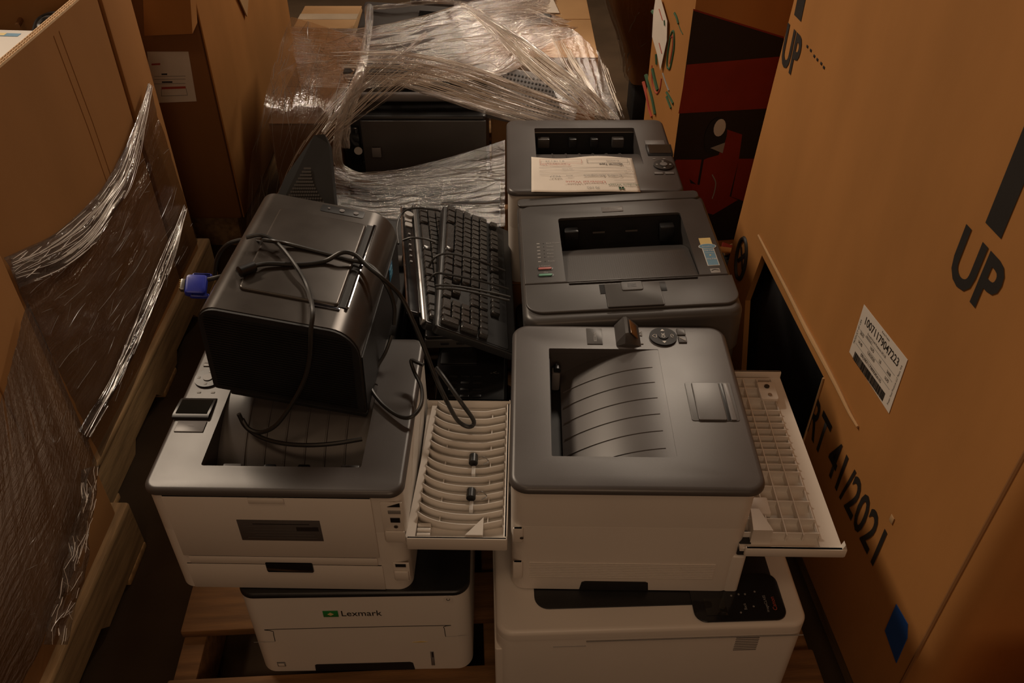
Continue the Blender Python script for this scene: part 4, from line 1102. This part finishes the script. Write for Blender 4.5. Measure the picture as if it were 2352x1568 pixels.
# ------------------------------------------------------------------ film wrapped load between the pile and the printed bin
t = thing('wrapped_load', 'tall film wrapped brown load standing behind, between the pile and the printed bin', 'load', (.53, 3.28, 0))
b = MB()
def wl(i, j):
    z = .18 + 1.1 * j; a = i * 2 * pi; r = (.31 - .20 * math.exp(-((z - .18) / .32) ** 2) + .05 * (z - .18)) * (1 + .035 * noise.noise(Vector((cos(a) * 3, sin(a) * 3, z * 3))))
    sq = 1 / max(abs(cos(a)), abs(sin(a))) ** .6
    return (r * cos(a) * sq * .75, r * sin(a) * sq, z)
b.grid(wl, 60, 30, uv=lambda i, j: (j * 1.0, i * 2.0)); obj('load_body', b, CARDL, t, smooth=60)
b = MB(); b.grid(lambda i, j: tuple(Vector(wl(i, j)) * 1.0 + Vector((wl(i, j)[0], wl(i, j)[1], 0)).normalized() * (.012 + .008 * noise.noise(Vector((i * 40, j * 12, 0))))), 120, 50, uv=lambda i, j: (j * 1.1, i * 2.2))
obj('stretch_film', b, FILM_LEFT, t, smooth=60, fix=False)
obj('base', MB().bbox(-.06, .10, -.08, .1, 0, .178, .01), BLACKM, t)
cb = MB(); rg = random.Random(5)
for _ in range(90):
    i0, j0 = rg.uniform(.35, .85), rg.uniform(0, .9); l_ = rg.uniform(.02, .09); wd = rg.uniform(.0006, .0022); L0, R0 = [], []
    for k in range(6):
        q = k / 5; P_ = []
        for sg in (-1, 1):
            v_ = Vector(wl(i0 + .03 * q * rg.uniform(.9, 1.1) + sg * wd * (sin(pi * q) ** .5 + .05), min(1, j0 + l_ * q))); P_.append(v_ + Vector((v_.x, v_.y, 0)).normalized() * .022)
        L0.append(P_[0]); R0.append(P_[1])
    cb.loops([L0, R0], False, False, closed=False)
o = obj('film_crease_glints', cb, FILM_GLINT_D, t, fix=False); o['kind'] = 'stuff'

# ------------------------------------------------------------------ left boxes
# far left big box with an open top
t = thing('cardboard_box', 'big open brown box on the left holding a white device, film round its lower half', 'box', (-.90, 1.68, 0))
zt_ = .924
LB = t
yn, yg, yf = -.47, .262, .425
obj('flute_shade', MB().box(-.0130, -.0010, -.468, .246, .9241, .9247), CARD2, t, smooth=0)  # darker strip standing for the shade between the flutes
obj('near_wall', MB().prism([(yn, PALZ), (yg - .013, PALZ), (yg - .013, zt_), (yn, zt_)], -.014, 0, 'x'), CARDL, t)
obj('far_wall', MB().bbox(-.02, 0, yg + .010, yf, PALZ, zt_ + .02, .006), CARDL, t)
obj('seam_backing', MB().box(-.024, -.0205, yg - .03, yf, PALZ, zt_), BLACKM, t, smooth=0)
obj('back_wall', MB().bbox(-.98, -.025, yf - .012, yf, PALZ, zt_ + .02, .003), CARDL, t)
obj('front_wall', MB().bbox(-.98, -.011, yn, yn + .012, PALZ, zt_, .003), CARDL, t)
obj('left_wall', MB().bbox(-.992, -.98, yn, yf, PALZ, zt_, .003), CARDL, t)
obj('bottom_panel', MB().bbox(-.98, -.011, yn + .013, yf - .013, PALZ, PALZ + .01, .003), CARDL, t)
cr = [(.0005, G_[0], G_[1]) for G_ in ()]
for yy in (.02, .046):
    obj('score_line', MB().tube([(.0, yy, zt_ - .02), (.0, yy + .015, .70), (.0, yy + .02, .5)], .0012, 6), CARDL, t)
# corrugated cut edge: liners and flutes
ce = obj('cut_edge', MB().box(-.0140, -.0128, yn, yg - .013, zt_, zt_ + .0045), KEDGE, t, smooth=0)
for x in (-.0076, -.0013): obj('liner', MB().box(x, x + .0011, yn, yg - .013, zt_, zt_ + .0045), KEDGE, ce, smooth=0)
fl_ = MB(); k = 0; y = yn
while y < yg - .019:
    for xx, s_ in ((-.0126, 1), (-.0063, -1)):
        a0_ = (xx, y, 0) if (k + (s_ < 0)) % 2 else (xx + .0048, y, 0); a1_ = (xx + .0048, y + .0058, 0) if (k + (s_ < 0)) % 2 else (xx, y + .0058, 0)
        dx, dy = a1_[0] - a0_[0], a1_[1] - a0_[1]; l_ = math.hypot(dx, dy); nx, ny = -dy / l_ * .0004, dx / l_ * .0004
        fl_.prism([(a0_[0] - nx, a0_[1] - ny), (a1_[0] - nx, a1_[1] - ny), (a1_[0] + nx, a1_[1] + ny), (a0_[0] + nx, a0_[1] + ny)], zt_, zt_ + .0044)
    y += .0058; k += 1
o = obj('flutes', fl_, KEDGE, ce, smooth=0); o['kind'] = 'stuff'

# what is in that box
t = thing('white_device', 'white flat device with a small coloured sticker inside the left open box', 'device', tuple(at(20, 120, z=.84)), (0, 0, R(-4)))
obj('casing', MB().slab(-.36, .110, -.20, .130, -.10, 0, .012, .006), WHITE, t)
p = on(t, 25, 80, 2, .001); st = obj('sticker', MB().box(p.x - .06, p.x + .018, p.y - .007, p.y + .010, .0003, .0008), BLUES, t, smooth=0, label='small pale blue and yellow sticker')
obj('sticker_half', MB().box(p.x - .06, p.x - .014, p.y - .004, p.y + .010, .0009, .0011), YEL, st, smooth=0)
obj('support', MB().bbox(-.34, .04, -.18, .05, -.69, -.101, .01), CARD2, t)
t = thing('equipment_heap', 'dark heap of discarded equipment behind the white device in the left open box', 'heap', (-1.08, 1.97, .155))
b = MB()
for k in range(6):
    M = Matrix.Translation((-.10 - .05 * k, -.02 + random.uniform(-.03, .05), .30 + .04 * (k % 3))) @ Euler((.2, .4 * (k % 2), .3 * k)).to_matrix().to_4x4()
    obj('panel', MB().bbox(-.014, .014, -.03, .06, -.25, .30, .004, M), (CHAR, BLACK, GREYM)[k % 3], t)
obj('bracket', MB().bbox(.045, .075, -.03, .03, .35, .66, .006), GREYM, t)
obj('filling', MB().bbox(-.35, .12, -.06, .11, .0, .50, .02), BLACK, t)
cable('coiled_cord', 'dark coiled cord lying at the rim inside the left open box', 'cable',
      [at(u, v, z=.80 + .01 * k) for k, (u, v) in enumerate(((78, 80), (88, 50), (110, 36), (132, 34), (135, 52), (118, 70), (96, 74), (92, 58), (108, 44), (126, 44)))], .007)
cable('twisted_strap', 'dull brown strap hanging inside the left open box', 'cable', [at(u, v, z=.80) for u, v in ((40, 60), (50, 40), (60, 15), (62, -10))], .006, mt=CARD2)

# nearest left box
t = thing('cardboard_box', 'nearest brown box at the left edge, its side under loose stretch film', 'box', (-.796, .70, 0))
obj('body', MB().bbox(-.90, 0, -.45, .435, PALZ, .95, .006), CARDL, t)
obj('score_line', MB().tube([(.0, .30, .94), (.0, .30, .5)], .002, 6), CARDL, t)

# labelled box behind
t = thing('cardboard_box', 'tall brown box with a white form, behind the left open box', 'box', (-.826, 2.30, 0))
QB = t
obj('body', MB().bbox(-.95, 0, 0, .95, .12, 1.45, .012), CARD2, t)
obj('side_panel', MB().bbox(.0005, .006, .004, .945, .125, 1.44, .003), CARD, t)  # lit side: the light is put into a paler cardboard than the front
obj('skid', MB().bbox(-.90, -.03, .04, .9, 0, .1195, .004), WOODY, t)
M = Matrix.Translation((-.060, -.012, 0))
P = [on(QB, u, v, 1, -.06) for u, v in ((325, -60), (432, -60), (441, 79), (330, 84))]
b = MB(); b.loops([[(p.x, -.055 - .0 * p.z, p.z) for p in P], [(p.x, -.002, p.z + .01) for p in P]]); obj('overhanging_flap', b, CARD, t, smooth=0)
fm = obj('paper_form', (lambda b: (b.loops([[(p.x, -.0012, p.z) for p in [on(QB, u, v, 1, 0) for u, v in ((338, 118), (433, 118), (452, 232), (352, 236))]], [(p.x, -.0018, p.z) for p in [on(QB, u, v, 1, 0) for u, v in ((338, 118), (433, 118), (452, 232), (352, 236))]]]), b)[1])(MB()), PAPER, t, smooth=0, label='white paper form taped to the box')
def fq(pix, m, nm='form_print'):
    P = [on(QB, u, v, 1, -.0022) for u, v in pix]; obj(nm, (lambda b: (b.loops([[tuple(p) for p in P], [tuple(p - Vector((0, .0004, 0))) for p in P]]), b)[1])(MB()), m, fm, smooth=0)
fq([(348, 146), (368, 145), (368, 149), (348, 150)], INKR)
fq([(371, 200), (426, 198), (427, 203), (371, 205)], INKR)
for (u0, v0, u1) in ((371, 169, 384), (372, 187, 396)): fq([(u0, v0), (u1, v0 - .3), (u1, v0 + 3), (u0, v0 + 3)], INK)
for v_ in (174, 181, 191): fq([(354, v_ + 1), (426, v_), (426, v_ + .8), (354, v_ + 1.8)], INKG)
for pa in ([(370, 220), (430, 218), (430, 219), (370, 221)], [(370, 205), (371, 205), (372, 220), (371, 220)], [(427, 203), (428, 203), (431, 219), (430, 219)]): fq(pa, INKG)
obj('loose_flap', (lambda b: (b.loops([[(.010, p.y, p.z) for p in [on(QB, u, v, 0, .01) for u, v in ((535, -30), (570, -30), (565, 38))]], [(.014, p.y, p.z) for p in [on(QB, u, v, 0, .01) for u, v in ((535, -30), (570, -30), (565, 38))]]]), b)[1])(MB()), CARD3, t, smooth=0)

# ------------------------------------------------------------------ contents of the wrapped pile
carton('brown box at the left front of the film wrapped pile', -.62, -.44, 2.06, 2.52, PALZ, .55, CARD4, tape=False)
carton('small tan box on top at the left of the film wrapped pile', -.655, -.475, 2.60, 2.80, .51, .60, CARD3)
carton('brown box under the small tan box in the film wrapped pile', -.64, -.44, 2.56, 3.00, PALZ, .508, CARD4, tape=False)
carton('pale box at the right end of the film wrapped pile', -.06, .235, 2.32, 2.92, PALZ, .62, CARD3, tape=False)

t = thing('laser_printer', 'large black printer with a white dot, low in the film wrapped pile', 'printer', (-.20, 2.06, PALZ))
obj('body', MB().slab(-.235, .135, 0, .25, 0, .300, .012, .004), BLACK, t)
obj('front_door', MB().bbox(-.185, .134, -.006, -.0005, .225, .415, .004), CHAR, t)
obj('top_ledge', MB().slab(-.235, .135, 0, .25, .3005, .425, .010, .008), BLACK, t)
obj('glossy_rail', MB().cyl((-.23, .05, .455), .012, .362, 'x', 14), GREYM, t)
obj('rear_panel', MB().bbox(-.235, .135, .10, .16, .426, .50, .006), BLACKM, t)
sd = obj('side_block', MB().bbox(-.232, -.190, -.012, -.0005, .290, .400, .006), GLOSSB, t)
q_ = Matrix.Translation(-Vector((-.20, 2.06, PALZ))) @ at(823, 346, Y=2.046)
obj('white_dot', MB().cyl((q_.x, -.016, q_.z), .0105, .003, 'y', 24), WHT, sd, label='round white dot')
q_ = Matrix.Translation(-Vector((-.20, 2.06, PALZ))) @ at(865, 350, Y=2.05)
obj('door_catch', MB().bbox(q_.x - .012, q_.x + .012, -.012, -.0065, q_.z - .014, q_.z + .014, .002), GREYM, t)


def slabthing(name, label, cat, corners, th, m, parts):
    """a flat device given by the world corners of its top face"""
    c = sum(corners, Vector()) / 4; X = (corners[1] - corners[0]).normalized(); Yv = corners[3] - corners[0]; Yv = (Yv - X * Yv.dot(X)).normalized(); Z = X.cross(Yv)
    t = thing(name, label, cat, tuple(c), Matrix((X, Yv, Z)).transposed().to_euler())
    w_, d_ = (corners[1] - corners[0]).length / 2, (corners[3] - corners[0]).length / 2
    obj('shell', MB().slab(-w_, w_, -d_, d_, -th, 0, .012, .005), m, t)
    parts(t, w_, d_)
    return t


def mon_parts(t, w_, d_):
    obj('back_bulge', MB().slab(-w_ * .55, w_ * .55, -d_ * .55, d_ * .45, .0005, .022, .015, .012), CHAR, t)
    for k in range(10): obj('vent_slat', MB().bbox(-w_ * .4, w_ * .4, d_ * .55 + k * .006, d_ * .55 + k * .006 + .002, .0005, .0022, .0004), BLACK, t)


slabthing('computer_monitor', 'dark monitor lying tilted under the streaked film of the pile', 'monitor', [Vector((-.46, 2.26, .575)), Vector((.10, 2.24, .545)), Vector((.12, 2.62, .640)), Vector((-.44, 2.66, .660))], .035, CHAR, mon_parts)


def spk(t, w_, d_):
    b = MB()
    for i in range(26):
        for j in range(8): b.cyl((-w_ * .85 + i * w_ * 1.7 / 25, -d_ * .7 + j * d_ * 1.4 / 7, .0003), .0028, .0012, n=6)
    o = obj('perforation', b, BLACKM, t, smooth=0); o['kind'] = 'stuff'


slabthing('speaker_bar', 'dark perforated panel under the bright diagonal film of the pile', 'panel', [Vector((-.12, 2.10, .575)), Vector((.16, 2.06, .535)), Vector((.19, 2.22, .605)), Vector((-.10, 2.24, .640))], .03, GREYM, spk)
slabthing('computer_monitor', 'grey slab lying on the top right of the film wrapped pile', 'monitor', [Vector((-.30, 2.70, .665)), Vector((-.07, 2.68, .665)), Vector((-.06, 2.98, .680)), Vector((-.30, 3.0, .680))], .05, GREYM, mon_parts)
o = thing('paper_form', 'white sheet on top of the pale box at the frame top', 'paper', (0, 0, 0))
P = [at(1128, 28, z=.624), at(1285, 30, z=.624), at(1262, -20, z=.624), at(1120, -20, z=.624)]
b = MB(); b.loops([P, [p + Vector((0, 0, .001)) for p in P]]); obj('sheet', b, PAPER, o, smooth=0)


# ------------------------------------------------------------------ stretch film
def resample(pl, n):
    P = smoothpath(pl, 6); d = [0]
    for a, b in zip(P, P[1:]): d.append(d[-1] + (b - a).length)
    out = []; j = 0
    for i in range(n + 1):
        s_ = d[-1] * i / n
        while j < len(d) - 2 and d[j + 1] < s_: j += 1
        f = (s_ - d[j]) / max(1e-9, d[j + 1] - d[j]); out.append(P[j].lerp(P[j + 1], f))
    return out, d[-1]


def film(name, parent, A, B, m, nu=60, nv=40, amp=.006, fu=3, fv=40, seed=0, sag=0.0, crm=None, cr=0, cw=(.0006, .0022), clen=(.08, .4), skew=.04):
    a, la = resample(A, nu); b_, lb = resample(B, nu); W_ = sum((q - p).length for p, q in zip(a, b_)) / (nu + 1); Lg = (la + lb) / 2
    nrm = (a[-1] - a[0]).cross(b_[0] - a[0]).normalized()
    if nrm.dot(Vector((0, 0, CAMZ)) - a[0]) < 0: nrm = -nrm
    def fn(i, j):
        p = a[round(i * nu)].lerp(b_[round(i * nu)], j)
        k = noise.noise(Vector((i * Lg * fu, j * W_ * fv, seed))) + .5 * noise.noise(Vector((i * Lg * fu * 3, j * W_ * fv * 2.3, seed + 5)))
        return p + nrm * (amp * k + sag * sin(i * pi) * sin(j * pi))
    mb = MB(); mb.grid(fn, nu, nv, uv=lambda i, j: (i * Lg, j * W_ + seed))
    o = obj(name, mb, m, parent, smooth=80, fix=False)
    if cr:  # thin strips laid along the creases as painted highlights
        rg = random.Random(seed * 7 + 1); cb = MB()
        for _ in range(cr):
            j0 = rg.random(); j1 = min(1, max(0, j0 + rg.gauss(0, skew))); l_ = rg.uniform(*clen); i0 = rg.uniform(-.05, 1 - l_ * .6); i0 = max(0, i0); i1 = min(1, i0 + l_)
            wd = rg.uniform(*cw); K = max(4, int((i1 - i0) * Lg / .012)); ph = rg.random() * 9; L0, R0 = [], []
            for k in range(K + 1):
                q = k / K; i = i0 + (i1 - i0) * q; j = j0 + (j1 - j0) * q + .012 * noise.noise(Vector((i * 8, ph, seed)))
                j = min(1, max(0, j)); x_ = i * nu; c0_ = min(nu - 1, int(x_)); fx = x_ - c0_
                pa_, pb_ = a[c0_].lerp(a[c0_ + 1], fx), b_[c0_].lerp(b_[c0_ + 1], fx); p = pa_.lerp(pb_, j)
                kk = noise.noise(Vector((i * Lg * fu, j * W_ * fv, seed))) + .5 * noise.noise(Vector((i * Lg * fu * 3, j * W_ * fv * 2.3, seed + 5)))
                p = p + nrm * (amp * kk + sag * sin(i * pi) * sin(j * pi) + .0012)
                ac = (pb_ - pa_).normalized(); h_ = wd / 2 * (sin(pi * q) ** .5) * (.55 + .9 * abs(noise.noise(Vector((q * K * .45, ph, 3))))) + .0001
                L0.append(p - ac * h_ + nrm * .0); R0.append(p + ac * h_)
                if 0 < k < K: L0[-1] += nrm * 0
            tp = [(p + q_) / 2 + nrm * .0008 for p, q_ in zip(L0, R0)]
            cb.loops([L0, tp, R0], False, False, closed=False)
        c_ = obj('film_crease_glints', cb, crm or FILM_GLINT, o, smooth=80, fix=False); c_['kind'] = 'stuff'
    return o


sf = thing('stretch_film', 'clear stretch film wrapped over the pile of equipment behind the printers', 'film', (0, 0, 0))
A_ = lambda *p: at(p[0], p[1], Y=p[2])
# left veil over the boxes
film('film_sheet', sf, [A_(564, 560, 1.98), A_(572, 400, 2.0), A_(605, 240, 2.04), A_(640, 110, 2.5), A_(668, 38, 2.6)], [A_(740, 500, 1.96), A_(745, 400, 1.98), A_(770, 290, 2.0), A_(800, 200, 2.1), A_(840, 90, 2.3)], FILM_VEIL, 90, 50, .008, 4, 14, 1, cr=60, cw=(.0005, .0015), clen=(.03, .25), skew=.12, crm=FILM_GLINT_D)
film('film_sheet', sf, [A_(620, 470, 1.95), A_(690, 330, 1.97), A_(800, 200, 2.02), A_(900, 110, 2.05)], [A_(760, 330, 1.94), A_(800, 290, 1.96), A_(900, 220, 1.99), A_(1010, 150, 2.03)], FILM_VEIL, 60, 40, .006, 4, 20, 2, cr=60, cw=(.0005, .0018), clen=(.1, .5))
# top sheet over the whole pile
film('film_sheet', sf, [A_(665, 60, 2.58), A_(820, 66, 2.45), A_(960, 40, 2.45), A_(1090, 2, 2.6), A_(1200, -10, 2.75), A_(1290, -20, 2.9)], [A_(690, 200, 2.15), A_(840, 200, 2.12), A_(1000, 190, 2.10), A_(1120, 180, 2.12), A_(1200, 150, 2.25), A_(1260, 100, 2.4)], FILM_TOP, 110, 70, .006, 3, 30, 3, cr=120, cw=(.0006, .0026), clen=(.05, .35), skew=.12)
film('film_sheet', sf, [A_(1040, 4, 2.70), A_(1120, 0, 2.74), A_(1200, -10, 2.8), A_(1300, 30, 2.7)], [A_(1080, 150, 2.20), A_(1140, 170, 2.18), A_(1230, 110, 2.30), A_(1340, 80, 2.5)], FILM_TOP, 60, 60, .008, 5, 26, 4, cr=85, cw=(.0008, .004), clen=(.10, .5), skew=.15)
film('film_band', sf, [A_(1065, 20, 2.32), A_(1110, 70, 2.22), A_(1160, 130, 2.12), A_(1220, 190, 2.02)], [A_(1110, 20, 2.30), A_(1170, 70, 2.20), A_(1230, 130, 2.10), A_(1290, 200, 2.01)], FILM_BAND, 60, 26, .008, 4, 60, 5, cr=60, cw=(.001, .004), clen=(.08, .3))
# broad bright band sweeping down to the back printer
film('film_band', sf, [A_(760, 120, 2.06), A_(920, 118, 2.04), A_(1080, 150, 2.02), A_(1230, 205, 1.99), A_(1330, 242, 1.97), A_(1425, 272, 1.95)], [A_(800, 190, 2.04), A_(930, 200, 2.02), A_(1010, 222, 2.00), A_(1100, 250, 1.98), A_(1190, 272, 1.96), A_(1250, 290, 1.95)], FILM_BAND, 110, 60, .004, 2, 60, 6, cr=120, cw=(.0006, .0034), clen=(.2, .9), skew=.02)
film('film_band', sf, [A_(1075, 12, 2.30), A_(1150, 56, 2.20), A_(1260, 134, 2.08), A_(1350, 200, 2.0), A_(1424, 272, 1.95)], [A_(1110, 55, 2.25), A_(1170, 110, 2.14), A_(1240, 180, 2.04), A_(1300, 230, 1.98), A_(1350, 282, 1.95)], FILM_BAND, 90, 36, .005, 2, 60, 7, cr=130, cw=(.0007, .003), clen=(.1, .7), skew=.04)
# right skirt over the pale box
film('film_sheet', sf, [A_(1215, 84, 2.38), A_(1300, 62, 2.36), A_(1376, 120, 2.30)], [A_(1290, 250, 2.00), A_(1340, 262, 1.99), A_(1424, 276, 1.96)], FILM_CLEAR, 50, 60, .006, 20, 3, 8)
film('film_band', sf, [A_(1262, 78, 2.30), A_(1285, 130, 2.18), A_(1330, 200, 2.05), A_(1390, 270, 1.96)], [A_(1300, 100, 2.30), A_(1325, 140, 2.18), A_(1360, 200, 2.05), A_(1405, 270, 1.96)], FILM_CLEAR, 50, 30, .006, 4, 30, 16, cr=60, cw=(.0008, .003), clen=(.08, .5))
film('film_band', sf, [A_(1372, 124, 2.28), A_(1385, 170, 2.15), A_(1405, 220, 2.05), A_(1424, 270, 1.96)], [A_(1384, 134, 2.28), A_(1400, 180, 2.15), A_(1418, 225, 2.05), A_(1436, 272, 1.96)], FILM_CLEAR, 50, 16, .004, 4, 30, 17, cr=16, cw=(.0008, .003), clen=(.08, .5))
# gathered strands
def strand(pts, r, seed):
    P = smoothpath([A_(*p) for p in pts], 10)
    mb = MB(); n_s = 10
    def fn(i, j):
        p = P[round(i * (len(P) - 1))]; a = j * 2 * pi; rr = r * (1 + .45 * noise.noise(Vector((i * 9, cos(a) * 2, seed + sin(a) * 2))))
        d = (P[min(round(i * (len(P) - 1)) + 1, len(P) - 1)] - P[max(round(i * (len(P) - 1)) - 1, 0)]).normalized(); s_ = d.cross(Vector((0, 1, 0))).normalized(); q = d.cross(s_)
        return p + (s_ * cos(a) + q * sin(a)) * rr
    L_ = sum((b - a).length for a, b in zip(P, P[1:]))
    mb.grid(fn, len(P) - 1, 14, uv=lambda i, j: (i * L_, j * .08 + seed)); obj('film_strand', mb, FILM_ROPE, sf, smooth=80, fix=False)
strand([(848, 18, 2.55), (845, 70, 2.3), (830, 160, 2.04), (805, 215, 1.99), (785, 270, 1.97), (775, 330, 1.96), (778, 375, 1.955), (800, 398, 1.95), (850, 412, 1.95)], .011, 1)
strand([(838, 150, 2.05), (810, 230, 2.0), (792, 290, 1.98), (790, 340, 1.96)], .014, 2)
strand([(742, 305, 1.92), (790, 240, 1.97), (850, 190, 2.0), (920, 130, 2.02), (980, 75, 2.1)], .005, 3)
strand([(1062, 12, 2.35), (1150, 58, 2.2), (1250, 128, 2.1), (1340, 200, 2.0), (1400, 255, 1.96)], .006, 4)
strand([(850, 175, 2.04), (960, 205, 2.0), (1080, 245, 1.97), (1180, 275, 1.95), (1230, 290, 1.94)], .006, 5)
strand([(840, 20, 2.6), (900, 14, 2.6), (1000, 4, 2.6), (1080, 10, 2.4)], .006, 6)
# lower front band across the black printer and the stuff below
film('film_band', sf, [A_(755, 378, 1.90), A_(830, 396, 1.92), A_(950, 380, 1.94), A_(1070, 350, 1.96), A_(1160, 322, 1.97)], [A_(755, 480, 1.74), A_(850, 500, 1.72), A_(960, 505, 1.70), A_(1080, 520, 1.68), A_(1160, 520, 1.66)], FILM_DARK, 110, 80, .003, 3, 30, 9, crm=FILM_GLINT_D, cr=150, cw=(.0005, .0016), clen=(.03, .25), skew=.06)
film('film_band', sf, [A_(748, 372, 1.92), A_(800, 398, 1.93), A_(950, 392, 1.95), A_(1090, 372, 1.965), A_(1160, 354, 1.97)], [A_(750, 420, 1.84), A_(850, 432, 1.84), A_(960, 430, 1.86), A_(1090, 425, 1.87), A_(1160, 420, 1.88)], FILM_DARK, 90, 40, .003, 3, 40, 10, crm=FILM_GLINT_D, cr=80, cw=(.0006, .002), clen=(.1, .6), skew=.03)
# dark equipment under that band
carton('flat black equipment box under the lower film, between tower and charcoal printer', -.175, -.03, 1.70, 1.98, PALZ, .44, BLACKM, name='equipment_box', tape=False)

lf = thing('stretch_film', 'clear stretch film wrapped round the big open box on the left', 'film', (0, 0, 0))
def XL(u, v, x): return at(u, v, x=x)
film('film_sheet', lf, [XL(8, 592, -.880), XL(60, 570, -.884), XL(130, 535, -.884), XL(190, 482, -.884), XL(235, 430, -.884), XL(280, 350, -.884), XL(318, 270, -.884), XL(340, 190, -.884)],
     [XL(232, 1050, -.884), XL(270, 960, -.884), XL(310, 870, -.884), XL(345, 790, -.884), XL(380, 715, -.884), XL(410, 650, -.884), XL(435, 600, -.884), XL(455, 555, -.884)], FILM_LEFT, 110, 90, .005, 2.5, 18, 11, crm=FILM_GLINT_D, cr=70, cw=(.0004, .0016), clen=(.015, .13), skew=.03)
film('film_band', lf, [XL(20, 590, -.878), XL(120, 545, -.879), XL(195, 480, -.879), XL(240, 430, -.879), XL(285, 350, -.879), XL(342, 190, -.879)],
     [XL(45, 660, -.878), XL(140, 620, -.879), XL(215, 560, -.879), XL(262, 490, -.879), XL(310, 400, -.879), XL(350, 200, -.879)], FILM_LEFT, 90, 30, .006, 3, 50, 12, cr=110, cw=(.0005, .0024), clen=(.03, .3), skew=.1)
film('film_band', lf, [XL(180, 990, -.876), XL(260, 850, -.876), XL(330, 690, -.874), XL(380, 570, -.876), XL(420, 470, -.878)],
     [XL(205, 1010, -.872), XL(290, 850, -.870), XL(355, 700, -.870), XL(400, 590, -.872), XL(430, 480, -.876)], FILM_LEFT, 80, 16, .006, 3, 40, 13, cr=46, cw=(.0006, .004), clen=(.05, .35), skew=.1)
nf = thing('stretch_film', 'loose clear stretch film on the side of the nearest left box', 'film', (0, 0, 0))
film('film_sheet', nf, [XL(-20, 1000, -.780), XL(20, 860, -.782), XL(45, 760, -.782), XL(62, 690, -.782)], [XL(-20, 1700, -.780), XL(95, 1480, -.776), XL(190, 1250, -.776), XL(222, 1062, -.780)], FILM_LEFT, 60, 90, .004, 18, 3, 14, crm=FILM_GLINT_D, cr=14, cw=(.0004, .0014), clen=(.03, .1), skew=.03)
film('film_band', nf, [XL(100, 1480, -.774), XL(140, 1330, -.772), XL(170, 1200, -.770), XL(190, 1080, -.772)], [XL(150, 1480, -.772), XL(190, 1330, -.768), XL(212, 1200, -.766), XL(228, 1066, -.770)], FILM_LEFT, 60, 30, .008, 14, 22, 15, cr=46, cw=(.0005, .0016), clen=(.03, .15), skew=.3)
